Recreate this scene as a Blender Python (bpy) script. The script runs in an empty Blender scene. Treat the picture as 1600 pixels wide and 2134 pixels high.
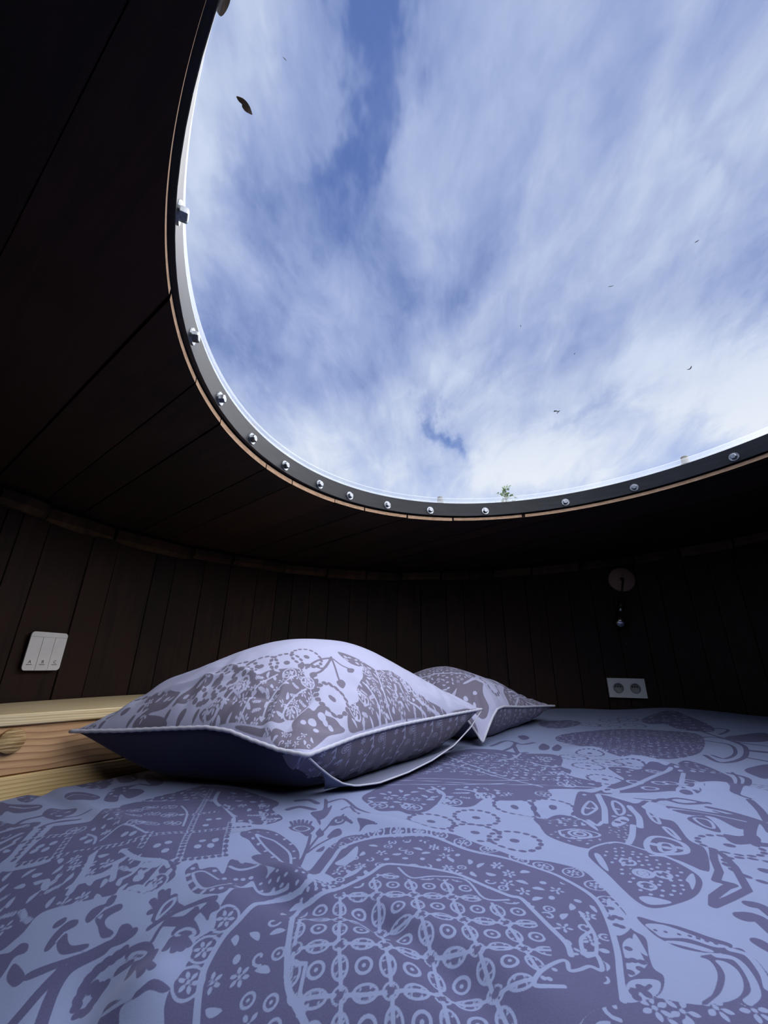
import bpy, bmesh, math, random
import numpy as np
from mathutils import Vector, Matrix

# ------------------------------------------------------------------ camera, sky, light, exposure
S = bpy.context.scene
C = S.collection
PI = math.pi
random.seed(7)

cam_d = bpy.data.cameras.new('camera')
cam = bpy.data.objects.new('camera', cam_d)
C.objects.link(cam)
PITCH, ROLL, FPX = 0.3575, 0.0174, 852.8
cam_d.sensor_fit = 'HORIZONTAL'
cam_d.sensor_width = 36.0
cam_d.lens = FPX * 36.0 / 1600.0
cam_d.clip_start = 0.01
cam_d.clip_end = 500
_f = Vector((0, math.cos(PITCH), math.sin(PITCH)))
_u0 = Vector((0, -math.sin(PITCH), math.cos(PITCH)))
_r0 = Vector((1, 0, 0))
_r = _r0 * math.cos(ROLL) + _u0 * math.sin(ROLL)
_u = _u0 * math.cos(ROLL) - _r0 * math.sin(ROLL)
_m = Matrix((_r, _u, -_f)).transposed().to_4x4()
cam.matrix_world = _m
S.camera = cam

vs = S.view_settings
vs.view_transform = 'Standard'
vs.look = 'None'
vs.exposure = 0.0
vs.gamma = 1.0
vs.use_curve_mapping = False
S.render.film_transparent = False
S.cycles.max_bounces = 5
S.cycles.transparent_max_bounces = 16
S.cycles.use_denoising = True
S.cycles.use_adaptive_sampling = True
S.cycles.adaptive_threshold = 0.025
S.cycles.adaptive_min_samples = 16
S.cycles.sample_clamp_indirect = 6.0


class NT:
    """tiny helper to write node trees"""
    def __init__(s, tree):
        s.t = tree
        tree.nodes.clear()

    def n(s, typ, ins=None, **kw):
        nd = s.t.nodes.new(typ)
        for k, v in kw.items():
            setattr(nd, k, v)
        for k, v in (ins or {}).items():
            if isinstance(v, bpy.types.NodeSocket):
                s.t.links.new(v, nd.inputs[k])
            else:
                nd.inputs[k].default_value = v
        return nd

    def math(s, op, a, b=None, c=None, clamp=False):
        ins = {0: a}
        if b is not None: ins[1] = b
        if c is not None: ins[2] = c
        return s.n('ShaderNodeMath', ins, operation=op, use_clamp=clamp).outputs[0]

    def mix(s, f, a, b):
        nd = s.n('ShaderNodeMix', None, data_type='RGBA')
        for k, v in ((0, f), (6, a), (7, b)):
            if isinstance(v, bpy.types.NodeSocket): s.t.links.new(v, nd.inputs[k])
            else: nd.inputs[k].default_value = v
        return nd.outputs[2]

    def ss(s, x, lo, hi, a=0.0, b=1.0):
        nd = s.n('ShaderNodeMapRange', {0: x, 1: lo, 2: hi, 3: a, 4: b}, interpolation_type='SMOOTHSTEP')
        return nd.outputs[0]

    def link(s, a, b):
        s.t.links.new(a, b)


def rgb(r, g, b):
    """sRGB 0-255 to linear"""
    def l(c):
        c /= 255.0
        return c / 12.92 if c <= 0.04045 else ((c + 0.055) / 1.055) ** 2.4
    return (l(r), l(g), l(b), 1.0)


SKY_GAIN = 1.0
SUN_STRENGTH = 8.8


def build_world():
    w = bpy.data.worlds.new('sky')
    S.world = w
    w.use_nodes = True
    w.cycles.sampling_method = 'MANUAL'
    w.cycles.sample_map_resolution = 128
    t = NT(w.node_tree)
    co = t.n('ShaderNodeTexCoord').outputs['Generated']
    sep = t.n('ShaderNodeSeparateXYZ', {0: co})
    x, y, z = sep.outputs
    zc = t.math('ADD', t.math('MAXIMUM', z, 0.0), 0.18)
    px = t.math('DIVIDE', x, zc)
    py = t.math('DIVIDE', y, zc)
    p = t.n('ShaderNodeCombineXYZ', {0: px, 1: py, 2: 0.0}).outputs[0]

    def noise(scale, detail, rough, sx, sy, rot, off=(0, 0, 0), dist=0.0):
        mp = t.n('ShaderNodeMapping', {'Vector': p, 'Location': off, 'Rotation': (0, 0, rot), 'Scale': (sx, sy, 1)})
        return t.n('ShaderNodeTexNoise', {'Vector': mp.outputs[0], 'Scale': scale, 'Detail': detail, 'Roughness': rough,
                                          'Distortion': dist}).outputs[0]

    big = noise(1.5, 3, 0.55, 1.0, 0.8, 0.3, (3.1, 1.2, 0), 0.3)
    streak = noise(2.6, 6, 0.62, 1.0, 0.42, -0.85, (0.4, 5.0, 0), 0.7)
    fine = noise(9.0, 4, 0.64, 1.0, 0.5, -0.75, (1.0, 2.0, 0), 0.5)

    wv = t.n('ShaderNodeTexNoise', {'Vector': t.n('ShaderNodeMapping', {'Vector': p, 'Rotation': (0, 0, -0.75), 'Scale': (1.0, 0.55, 1)}).outputs[0], 'Scale': 4.0, 'Detail': 5, 'Roughness': 0.68})
    bp = t.n('ShaderNodeVectorMath', {0: wv.outputs['Color'], 1: (0.34, 0.34, 0.0), 2: p}, operation='MULTIPLY_ADD').outputs[0]

    def blob(acc, cx, cy, a, b, rot, amp):
        u = t.n('ShaderNodeMapping', {'Vector': bp, 'Location': (cx + 0.17, cy + 0.17, 0), 'Rotation': (0, 0, rot), 'Scale': (a, b, 1)}, vector_type='TEXTURE').outputs[0]
        r2 = t.n('ShaderNodeVectorMath', {0: u, 1: u}, operation='DOT_PRODUCT').outputs['Value']
        e = t.math('EXPONENT', t.math('MULTIPLY', r2, -1.0))
        return t.math('MULTIPLY_ADD', e, amp, acc)

    cov = t.math('ADD', t.math('MULTIPLY', big, 0.75), t.math('MULTIPLY', streak, 0.95))
    cov = t.math('ADD', cov, t.math('MULTIPLY', fine, 0.60))
    cov = t.math('SUBTRACT', cov, 0.615)
    for bl in SKY_BLOBS:
        cov = blob(cov, *bl)
        low = t.ss(z, 0.62, 0.30)                       # paler towards the horizon
    blue = t.mix(low, rgb(*SKY_BLUE), rgb(*SKY_BLUE_LOW))
    thin = t.mix(low, rgb(*CLOUD_MID), rgb(*CLOUD_MID_LOW))
    white = t.mix(low, rgb(*CLOUD_HI), rgb(*CLOUD_HI_LOW))
    c1 = t.mix(t.ss(cov, -0.02, 0.56), blue, thin)
    c2 = t.mix(t.ss(cov, 0.40, 1.0), c1, white)
    gnd = t.mix(t.ss(z, -0.05, 0.02), rgb(70, 80, 60), c2)
    bg = t.n('ShaderNodeBackground', {'Color': gnd, 'Strength': SKY_GAIN})
    out = t.n('ShaderNodeOutputWorld')
    t.link(bg.outputs[0], out.inputs[0])


SKY_BLUE, SKY_BLUE_LOW = (94, 120, 182), (138, 172, 232)
CLOUD_MID, CLOUD_MID_LOW = (160, 177, 219), (196, 212, 244)
CLOUD_HI, CLOUD_HI_LOW = (214, 225, 246), (246, 250, 255)
SKY_BLOBS = [
    (-0.022, 0.302, 0.132, 0.040, 1.642, -0.46),
    (-0.065, 0.448, 0.107, 0.031, 2.553, -0.16),
    (-0.155, 0.575, 0.215, 0.052, 2.214, -0.15),
    (0.054, 0.662, 0.241, 0.078, 0.711, -0.22),
    (0.166, 0.693, 0.191, 0.052, 2.108, -0.16),
    (0.184, 0.534, 0.141, 0.060, -1.090, -0.15),
    (-0.411, 0.856, 0.227, 0.107, 0.664, -0.18),
    (-0.442, 0.743, 0.196, 0.040, 2.066, -0.14),
    (0.212, 1.215, 0.163, 0.034, 1.118, -0.50),
    (-0.062, 0.959, 0.222, 0.085, -0.647, -0.12),
    (0.796, 0.732, 0.199, 0.036, 1.414, -0.15),
    (0.552, 0.389, 0.087, 0.020, 0.471, -0.10),
    (0.627, 1.095, 0.143, 0.032, -0.925, -0.20),
    (-0.307, 0.421, 0.258, 0.063, 2.049, 0.34),
    (-0.266, 0.675, 0.140, 0.078, 0.543, 0.14),
    (0.460, 0.505, 0.167, 0.175, -1.512, 0.20),
    (0.309, 1.019, 0.295, 0.131, -0.459, 0.22),
    (1.004, 0.941, 0.180, 0.319, 1.785, 0.60),
    (0.525, 1.339, 0.309, 0.202, -0.405, 0.36),
    (-0.313, 1.291, 0.378, 0.210, 0.604, 0.22),
]
build_world()

# the sun behind thin cloud: disc spread very wide, as added fill for the room
sun_d = bpy.data.lights.new('veiled_sun', 'SUN')
sun_d.energy = SUN_STRENGTH
sun_d.angle = math.radians(128)
sun_d.color = (1.0, 0.97, 0.94)
sun = bpy.data.objects.new('veiled_sun', sun_d)
C.objects.link(sun)
sun.rotation_euler = Vector((-0.55, 0.20, -1.0)).to_track_quat('-Z', 'Y').to_euler()

# ------------------------------------------------------------------ helpers
MATS = {}


def link(name, me, mat=None, parent=None, smooth=False):
    o = bpy.data.objects.new(name, me)
    C.objects.link(o)
    if mat is not None:
        for m in (mat if isinstance(mat, (list, tuple)) else [mat]):
            if isinstance(me, bpy.types.Mesh) and me.materials.find(m.name) < 0:
                me.materials.append(m)
    if parent is not None:
        o.parent = parent
    if smooth:
        me.shade_smooth()
    return o


def mesh(name, verts, faces):
    me = bpy.data.meshes.new(name)
    me.from_pydata([tuple(v) for v in verts], [], [tuple(f) for f in faces])
    me.update()
    return me


def from_bm(name, bm, mat, parent=None, smooth=False):
    bmesh.ops.recalc_face_normals(bm, faces=bm.faces)
    me = bpy.data.meshes.new(name)
    bm.to_mesh(me)
    bm.free()
    return link(name, me, mat, parent, smooth)


def empty(name, loc=(0, 0, 0)):
    o = bpy.data.objects.new(name, None)
    o.empty_display_size = 0.05
    C.objects.link(o)
    o.location = loc
    return o


def tag(o, label=None, cat=None, group=None, kind=None):
    if label: o['label'] = label
    if cat: o['category'] = cat
    if group: o['group'] = group
    if kind: o['kind'] = kind
    return o


def grid_faces(nu, nv, closed_u=False, closed_v=False, base=0):
    f = []
    for i in range(nu if closed_u else nu - 1):
        for j in range(nv if closed_v else nv - 1):
            a = i * nv + j
            b = ((i + 1) % nu) * nv + j
            c = ((i + 1) % nu) * nv + (j + 1) % nv
            d = i * nv + (j + 1) % nv
            f.append((base + a, base + b, base + c, base + d))
    return f


def tube(name, pts, rad, mat, parent=None, n=8, closed=False):
    pts = [Vector(p) for p in pts]
    N = len(pts)
    V = []
    up = Vector((0, 0, 1))
    for i, p in enumerate(pts):
        a = pts[(i - 1) % N] if (closed or i > 0) else p
        b = pts[(i + 1) % N] if (closed or i < N - 1) else p
        d = (b - a).normalized()
        s = d.cross(up)
        if s.length < 1e-3: s = d.cross(Vector((1, 0, 0)))
        s.normalize()
        q = s.cross(d).normalized()
        r = rad[i] if isinstance(rad, (list, tuple)) else rad
        for k in range(n):
            th = 2 * PI * k / n
            V.append(p + s * (r * math.cos(th)) + q * (r * math.sin(th)))
    F = grid_faces(N, n, closed_u=closed, closed_v=True)
    if not closed:
        F.append(tuple(range(n - 1, -1, -1)))
        F.append(tuple((N - 1) * n + k for k in range(n)))
    return link(name, mesh(name, V, F), mat, parent, True)


def lathe(name, prof, mat, parent=None, n=32, M=None, smooth=True):
    """profile (r,z) revolved round z, then moved by matrix M"""
    V, F = [], []
    for k in range(n):
        th = 2 * PI * k / n
        for r, z in prof:
            V.append(Vector((r * math.cos(th), r * math.sin(th), z)))
    F = grid_faces(n, len(prof), closed_u=True)
    bm = bmesh.new()
    bv = [bm.verts.new(v if M is None else M @ v) for v in V]
    for f in F:
        try: bm.faces.new([bv[i] for i in f])
        except ValueError: pass
    bmesh.ops.remove_doubles(bm, verts=bm.verts, dist=1e-6)
    o = from_bm(name, bm, mat, parent, smooth)
    return o


def box_mesh(name, x0, x1, y0, y1, z0, z1, bevel=0.0):
    bm = bmesh.new()
    bmesh.ops.create_cube(bm, size=1.0)
    for v in bm.verts:
        v.co = Vector(((x0 + x1) / 2 + v.co.x * (x1 - x0), (y0 + y1) / 2 + v.co.y * (y1 - y0), (z0 + z1) / 2 + v.co.z * (z1 - z0)))
    if bevel > 0:
        bmesh.ops.bevel(bm, geom=list(bm.edges), offset=bevel, segments=2, profile=0.5, affect='EDGES')
    bmesh.ops.recalc_face_normals(bm, faces=bm.faces)
    me = bpy.data.meshes.new(name)
    bm.to_mesh(me)
    bm.free()
    return me


def prism(name, outline, depth_vec, mat, parent=None, bevel=0.0):
    """closed planar outline (3d points) pushed along depth_vec"""
    bm = bmesh.new()
    a = [bm.verts.new(Vector(p)) for p in outline]
    d = Vector(depth_vec)
    b = [bm.verts.new(Vector(p) + d) for p in outline]
    bm.faces.new(a)
    bm.faces.new(list(reversed(b)))
    n = len(a)
    for i in range(n):
        bm.faces.new((a[i], a[(i + 1) % n], b[(i + 1) % n], b[i]))
    if bevel:
        bmesh.ops.bevel(bm, geom=list(bm.edges), offset=bevel, segments=1, affect='EDGES')
    return from_bm(name, bm, mat, parent)


# ------------------------------------------------------------------ materials
def principled(name, color, rough=0.5, metal=0.0, spec=0.5, **kw):
    m = bpy.data.materials.new(name)
    m.use_nodes = True
    t = NT(m.node_tree)
    b = t.n('ShaderNodeBsdfPrincipled', {'Base Color': color, 'Roughness': rough, 'Metallic': metal, 'Specular IOR Level': spec})
    for k, v in kw.items():
        b.inputs[k.replace('_', ' ')].default_value = v
    o = t.n('ShaderNodeOutputMaterial')
    t.link(b.outputs[0], o.inputs[0])
    return m


def noisy(name, c1, c2, scale, rough=0.6, stretch=(1, 1, 1), bump=0.0, spec=0.3, detail=5, rot=(0, 0, 0), metal=0.0):
    m = bpy.data.materials.new(name)
    m.use_nodes = True
    t = NT(m.node_tree)
    co = t.n('ShaderNodeTexCoord').outputs['Object']
    mp = t.n('ShaderNodeMapping', {'Vector': co, 'Scale': stretch, 'Rotation': rot}).outputs[0]
    nz = t.n('ShaderNodeTexNoise', {'Vector': mp, 'Scale': scale, 'Detail': detail, 'Roughness': 0.6}).outputs[0]
    col = t.mix(t.ss(nz, 0.3, 0.7), c1, c2)
    b = t.n('ShaderNodeBsdfPrincipled', {'Base Color': col, 'Roughness': rough, 'Specular IOR Level': spec, 'Metallic': metal})
    if bump:
        bp = t.n('ShaderNodeBump', {'Height': nz, 'Strength': bump, 'Distance': 0.002})
        t.link(bp.outputs[0], b.inputs['Normal'])
    o = t.n('ShaderNodeOutputMaterial')
    t.link(b.outputs[0], o.inputs[0])
    return m


def dark_wood(name, stretch, rot, c1=(28, 19, 16), c2=(49, 31, 25), rough=0.62):
    """dark-stained boards, each board a little different"""
    m = bpy.data.materials.new(name)
    m.use_nodes = True
    t = NT(m.node_tree)
    co = t.n('ShaderNodeTexCoord').outputs['Object']
    rnd = t.n('ShaderNodeObjectInfo').outputs['Random']
    off = t.n('ShaderNodeVectorMath', {0: co, 1: t.n('ShaderNodeCombineXYZ', {0: t.math('MULTIPLY', rnd, 17.0), 1: t.math('MULTIPLY', rnd, 31.0), 2: t.math('MULTIPLY', rnd, 9.0)}).outputs[0]}, operation='ADD').outputs[0]
    mp0 = t.n('ShaderNodeMapping', {'Vector': off, 'Rotation': rot}).outputs[0]
    mp = t.n('ShaderNodeMapping', {'Vector': mp0, 'Scale': stretch}).outputs[0]
    g = t.n('ShaderNodeTexNoise', {'Vector': mp, 'Scale': 6.0, 'Detail': 6, 'Roughness': 0.65, 'Distortion': 0.6}).outputs[0]
    blot = t.n('ShaderNodeTexNoise', {'Vector': off, 'Scale': 5.0, 'Detail': 4, 'Roughness': 0.55}).outputs[0]
    f = t.math('ADD', t.math('MULTIPLY', g, 0.55), t.math('MULTIPLY', blot, 0.45))
    f = t.math('ADD', f, t.math('MULTIPLY', t.math('SUBTRACT', rnd, 0.5), 0.22))
    col = t.mix(t.ss(f, 0.32, 0.68), rgb(*c1), rgb(*c2))
    b = t.n('ShaderNodeBsdfPrincipled', {'Base Color': col, 'Roughness': rough, 'Specular IOR Level': 0.25})
    bp = t.n('ShaderNodeBump', {'Height': g, 'Strength': 0.35, 'Distance': 0.0015})
    t.link(bp.outputs[0], b.inputs['Normal'])
    o = t.n('ShaderNodeOutputMaterial')
    t.link(b.outputs[0], o.inputs[0])
    return m


def pale_wood(name, axis_rot, c1=(196, 158, 104), c2=(232, 204, 154), c3=(150, 104, 56), ring=26.0, along=0.10, wob=2.2, seed=0.0):
    """light softwood with flowing growth rings"""
    m = bpy.data.materials.new(name)
    m.use_nodes = True
    t = NT(m.node_tree)
    co = t.n('ShaderNodeTexCoord').outputs['Object']
    mp0 = t.n('ShaderNodeMapping', {'Vector': co, 'Rotation': (0, 0, axis_rot), 'Location': (seed, seed * 0.7, seed * 0.3)}).outputs[0]
    mp = t.n('ShaderNodeMapping', {'Vector': mp0, 'Scale': (along, 1.0, 1.0)}).outputs[0]
    low = t.n('ShaderNodeTexNoise', {'Vector': mp0, 'Scale': 5.0, 'Detail': 2, 'Roughness': 0.4}).outputs[0]
    sep = t.n('ShaderNodeSeparateXYZ', {0: mp})
    rr = t.math('ADD', t.math('MULTIPLY', sep.outputs[2], 1.0), t.math('MULTIPLY', sep.outputs[1], 0.6))
    rr = t.math('ADD', t.math('MULTIPLY', rr, ring * 3.2), t.math('MULTIPLY', low, wob * 3.0))
    rr = t.math('ADD', rr, t.math('MULTIPLY', sep.outputs[0], 8.0))
    saw = t.math('FRACT', rr)
    line = t.math('POWER', saw, 3.0)
    fibre = t.n('ShaderNodeTexNoise', {'Vector': t.n('ShaderNodeMapping', {'Vector': mp0, 'Scale': (6.0, 160.0, 160.0)}).outputs[0], 'Scale': 1.0, 'Detail': 3, 'Roughness': 0.6}).outputs[0]
    base = t.mix(t.ss(fibre, 0.3, 0.7), rgb(*c1), rgb(*c2))
    col = t.mix(t.math('MULTIPLY', line, 0.75), base, rgb(*c3))
    b = t.n('ShaderNodeBsdfPrincipled', {'Base Color': col, 'Roughness': 0.55, 'Specular IOR Level': 0.3})
    bp = t.n('ShaderNodeBump', {'Height': fibre, 'Strength': 0.15, 'Distance': 0.001})
    t.link(bp.outputs[0], b.inputs['Normal'])
    o = t.n('ShaderNodeOutputMaterial')
    t.link(b.outputs[0], o.inputs[0])
    return m


def fabric(name, light, dark, use_print=True):
    """woven cotton; where the mesh carries a 'print' distance field the two inks are split at its zero line"""
    m = bpy.data.materials.new(name)
    m.use_nodes = True
    t = NT(m.node_tree)
    co = t.n('ShaderNodeTexCoord').outputs['Object']
    wv = t.n('ShaderNodeTexNoise', {'Vector': co, 'Scale': 900.0, 'Detail': 2, 'Roughness': 0.6}).outputs[0]
    soft = t.n('ShaderNodeTexNoise', {'Vector': co, 'Scale': 26.0, 'Detail': 4, 'Roughness': 0.55}).outputs[0]
    l2 = tuple(c * 0.90 for c in light[:3]) + (1,)
    d2 = tuple(c * 1.16 for c in dark[:3]) + (1,)
    lc = t.mix(soft, l2, light)
    dc = t.mix(t.ss(wv, 0.35, 0.75), dark, d2)
    if use_print:
        at = t.n('ShaderNodeAttribute', attribute_name='print').outputs['Fac']
        edge = t.math('ADD', at, t.math('MULTIPLY', t.math('SUBTRACT', wv, 0.5), 0.0007))
        col = t.mix(t.ss(edge, -0.0004, 0.0004), lc, dc)
    else:
        col = lc
    b = t.n('ShaderNodeBsdfPrincipled', {'Base Color': col, 'Roughness': 0.85, 'Specular IOR Level': 0.2, 'Sheen Weight': 0.12, 'Sheen Roughness': 0.4})
    bp = t.n('ShaderNodeBump', {'Height': t.math('ADD', t.math('MULTIPLY', wv, 0.25), t.math('MULTIPLY', soft, 1.0)), 'Strength': 0.25, 'Distance': 0.002})
    t.link(bp.outputs[0], b.inputs['Normal'])
    o = t.n('ShaderNodeOutputMaterial')
    t.link(b.outputs[0], o.inputs[0])
    return m


def clear(name, tint, gloss=0.08, rough=0.02, fres=1.45, haze=None):
    """thin clear sheet: lets light straight through, mirrors a little more at grazing angles"""
    m = bpy.data.materials.new(name)
    m.use_nodes = True
    t = NT(m.node_tree)
    tr = t.n('ShaderNodeBsdfTransparent', {'Color': tint})
    gl = t.n('ShaderNodeBsdfGlossy', {'Color': (1, 1, 1, 1), 'Roughness': rough})
    lw = t.n('ShaderNodeLayerWeight', {'Blend': 0.5}).outputs['Facing']
    lw = t.math('ADD', 0.04 * fres, t.math('POWER', lw, 4.0), clamp=True)
    f = t.math('MULTIPLY', lw, gloss)
    mx = t.n('ShaderNodeMixShader', {0: f, 1: tr.outputs[0], 2: gl.outputs[0]})
    last = mx
    if haze is not None:
        tl = t.n('ShaderNodeBsdfTranslucent', {'Color': (1, 1, 1, 1)})
        last = t.n('ShaderNodeMixShader', {0: haze, 1: mx.outputs[0], 2: tl.outputs[0]})
    o = t.n('ShaderNodeOutputMaterial')
    t.link(last.outputs[0], o.inputs[0])
    return m


M_STAVE = dark_wood('dark_stave_wood', (9, 9, 0.7), (0, 0, 0))
PLANK_AZ = -0.9278
M_PLANK = dark_wood('dark_ceiling_wood', (0.7, 9, 9), (0, 0, -(PI / 2 - PLANK_AZ)))
M_BLOCK = dark_wood('weathered_block_wood', (4, 4, 1.5), (0, 0, 0), (44, 32, 25), (84, 62, 46), 0.75)
M_BLACK = noisy('black_backing', rgb(10, 9, 9), rgb(17, 14, 13), 20, 0.9)
M_CUT = noisy('pale_cut_edge', rgb(152, 122, 98), rgb(186, 154, 126), 60, 0.8, (1, 1, 4))
M_BAND = noisy('dark_rubber_band', rgb(24, 27, 33), rgb(33, 36, 43), 14, 0.40, (1, 1, 6), 0.05, 0.2)
M_CHROME = noisy('zinc_bolt', rgb(120, 124, 130), rgb(150, 154, 160), 90, 0.30, metal=1.0)
M_DOME = clear('clear_acrylic', (0.97, 0.98, 1.0, 1), 0.55)
M_RIM = clear('acrylic_flange', (0.93, 0.95, 0.97, 1), 0.3, 0.1, 1.45, 0.12)
M_LIP = clear('frosted_dome_lip', (0.93, 0.95, 0.97, 1), 0.2, 0.2, 1.45, 0.18)
M_GREY = noisy('grey_plastic_cap', rgb(96, 96, 95), rgb(116, 116, 114), 40, 0.6)
M_LEDGE_TOP = pale_wood('pine_top_board', -(PI / 2 - math.radians(35)), (232, 208, 160), (248, 232, 192), (186, 146, 92), 70, 0.06, 0.9, 1.3)
M_LEDGE = pale_wood('pine_front_board', -(PI / 2 - math.radians(35)), (206, 164, 122), (226, 186, 142), (128, 84, 52), 30, 0.10, 1.3, 0.4)
M_LEDGE2 = pale_wood('pine_low_board', -(PI / 2 - math.radians(35)), (226, 196, 138), (244, 220, 168), (176, 130, 76), 50, 0.08, 0.8, 4.2)
M_KNOB = noisy('knob_end_grain', rgb(226, 198, 146), rgb(140, 104, 64), 50, 0.7, (0.5, 0.5, 7), 0.6)
M_KNOBRIM = noisy('knob_bark', rgb(120, 84, 50), rgb(160, 118, 76), 60, 0.8)
M_FLOOR = noisy('floor_boards', rgb(46, 34, 26), rgb(66, 48, 36), 8, 0.7)
M_WHITE = noisy('white_plastic', rgb(222, 222, 224), rgb(230, 230, 231), 30, 0.35)
M_SIDE = noisy('black_plastic', rgb(16, 16, 17), rgb(24, 24, 25), 30, 0.3)
M_INK = noisy('dark_ink', rgb(20, 20, 24), rgb(30, 30, 34), 30, 0.6)
M_GROOVE = noisy('grey_groove', rgb(120, 120, 122), rgb(132, 132, 134), 30, 0.6)
M_OUTLET = noisy('white_outlet_plastic', rgb(214, 216, 214), rgb(222, 224, 222), 30, 0.4)
M_WELL = noisy('shaded_well_plastic', rgb(150, 152, 151), rgb(160, 162, 161), 30, 0.5)  # outlet plastic toned darker to paint in the shade of the recess
M_ROSE = noisy('wooden_rose', rgb(134, 108, 92), rgb(152, 124, 106), 20, 0.7, (1, 1, 5))
M_CORD = noisy('black_cord', rgb(14, 13, 13), rgb(20, 19, 18), 90, 0.6)
M_HOLDER = noisy('black_lamp_holder', rgb(16, 15, 15), rgb(24, 22, 22), 60, 0.35)
M_BULB = clear('bulb_glass', (0.90, 0.88, 0.84, 1), 1.0, 0.01, 1.7)
M_MIRROR = principled('mirror_silver', (0.55, 0.55, 0.57, 1), 0.08, 1.0)
M_FIL = noisy('filament', rgb(150, 120, 70), rgb(170, 140, 90), 60, 0.4)
LAV, MAUVE = (0.188, 0.232, 0.395, 1), (0.066, 0.069, 0.150, 1)
M_DUVET = fabric('printed_cotton', LAV, MAUVE)
M_CASE = fabric('printed_pillow_cotton', (0.40, 0.42, 0.60, 1), (0.145, 0.135, 0.195, 1))
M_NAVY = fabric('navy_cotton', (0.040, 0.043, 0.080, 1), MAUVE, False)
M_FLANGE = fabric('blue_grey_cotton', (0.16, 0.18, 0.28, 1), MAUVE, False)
M_PIPE = fabric('pale_piping', (0.48, 0.50, 0.60, 1), MAUVE, False)
M_MATT = fabric('mattress_ticking', (0.6, 0.6, 0.62, 1), MAUVE, False)
M_LEAF = noisy('dead_leaf', rgb(58, 44, 32), rgb(84, 64, 44), 60, 0.7)
M_GREEN = noisy('green_leaf', rgb(112, 132, 104), rgb(146, 162, 130), 4, 0.6)
M_BARK = noisy('tree_bark', rgb(70, 62, 52), rgb(98, 86, 72), 9, 0.9, (1, 1, 0.3))
M_GRASS = noisy('meadow', rgb(64, 84, 42), rgb(92, 110, 60), 1.2, 0.9)

# ------------------------------------------------------------------ the round room
CX, CY, RR = 0.6809, 0.5892, 1.5627         # centre and radius of the round wall
OX, OY, OR = 0.4051, 0.6171, 0.715          # centre and radius of the skylight opening
FLOOR_Z = -0.80
EAVE = 0.052                                # height of the block course under the ceiling


def ceil_z(x, y):
    return 0.4516 + 0.0936 * x - 0.0083 * y


def wpt(deg, r, z):
    a = math.radians(deg)
    return Vector((CX + r * math.cos(a), CY + r * math.sin(a), z))


def disc(name, cx, cy, r, z, mat, n=96):
    V = [(cx + r * math.cos(2 * PI * k / n), cy + r * math.sin(2 * PI * k / n), z) for k in range(n)]
    return link(name, mesh(name, V, [tuple(range(n))]), mat)


# floor
V = [(CX + (RR + 0.12) * math.cos(2 * PI * k / 96), CY + (RR + 0.12) * math.sin(2 * PI * k / 96), FLOOR_Z) for k in range(96)]
fl = prism('floor', V, (0, 0, -0.05), M_FLOOR)
tag(fl, 'dark boarded floor of the round cabin under the bed', None, None, 'structure')

# wall: a dark shell and one stave beside the other in front of it
V, F = [], []
n = 120
for k in range(n):
    d = 360 * k / n
    for r, dz in ((RR + 0.022, 0), (RR + 0.05, 0)):
        p = wpt(d, r, 0)
        V += [(p.x, p.y, FLOOR_Z), (p.x, p.y, ceil_z(p.x, p.y) + 0.03)]
for k in range(n):
    a, b = 4 * k, 4 * ((k + 1) % n)
    F += [(a, a + 1, b + 1, b), (a + 2, b + 2, b + 3, a + 3), (a + 1, a + 3, b + 3, b + 1), (a, b, b + 2, a + 2)]
wall = link('wall_round', mesh('wall_round', V, F), M_BLACK)
tag(wall, 'round wall of dark-stained upright boards', None, None, 'structure')

seams = [168.08, 165.69, 161.30, 158.50, 153.86, 151.25, 147.2, 143.35, 139.0, 135.6, 132.83, 129.69, 126.2, 122.19, 118.75, 112.95, 108.27, 103.11, 99.74]
d = seams[-1]
while d > -186:
    d -= random.uniform(3.3, 5.4)
    seams.append(d)
d = seams[0]
up = []
while d < seams[-1] + 360 - 4.5:
    d += random.uniform(3.3, 5.0)
    if d < seams[-1] + 360 - 2.0: up.append(d)
seams = sorted(set(up + seams), reverse=True)
seams.append(seams[0] - 360) if seams[0] - 360 < seams[-1] - 0.5 else None
for i in range(len(seams) - 1):
    d1, d0 = seams[i], seams[i + 1]
    gap = math.degrees(0.0016 / RR)
    a0, a1 = d0 + gap, d1 - gap
    pr = random.uniform(-0.0015, 0.0015)
    V = []
    nseg = 3
    for j in range(nseg + 1):
        dd = a0 + (a1 - a0) * j / nseg
        p, q = wpt(dd, RR + pr, 0), wpt(dd, RR + 0.021, 0)
        top = ceil_z(p.x, p.y) - EAVE + 0.012
        V += [(p.x, p.y, FLOOR_Z), (p.x, p.y, top), (q.x, q.y, FLOOR_Z), (q.x, q.y, top)]
    F = []
    for j in range(nseg):
        a, b = 4 * j, 4 * (j + 1)
        F += [(a, a + 1, b + 1, b), (a + 2, b + 2, b + 3, a + 3), (a + 1, a + 3, b + 3, b + 1), (a, b, b + 2, a + 2)]
    F += [(0, 2, 3, 1), (4 * nseg, 4 * nseg + 1, 4 * nseg + 3, 4 * nseg + 2)]
    link('plank', mesh('plank', V, F), M_STAVE, wall)

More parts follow.
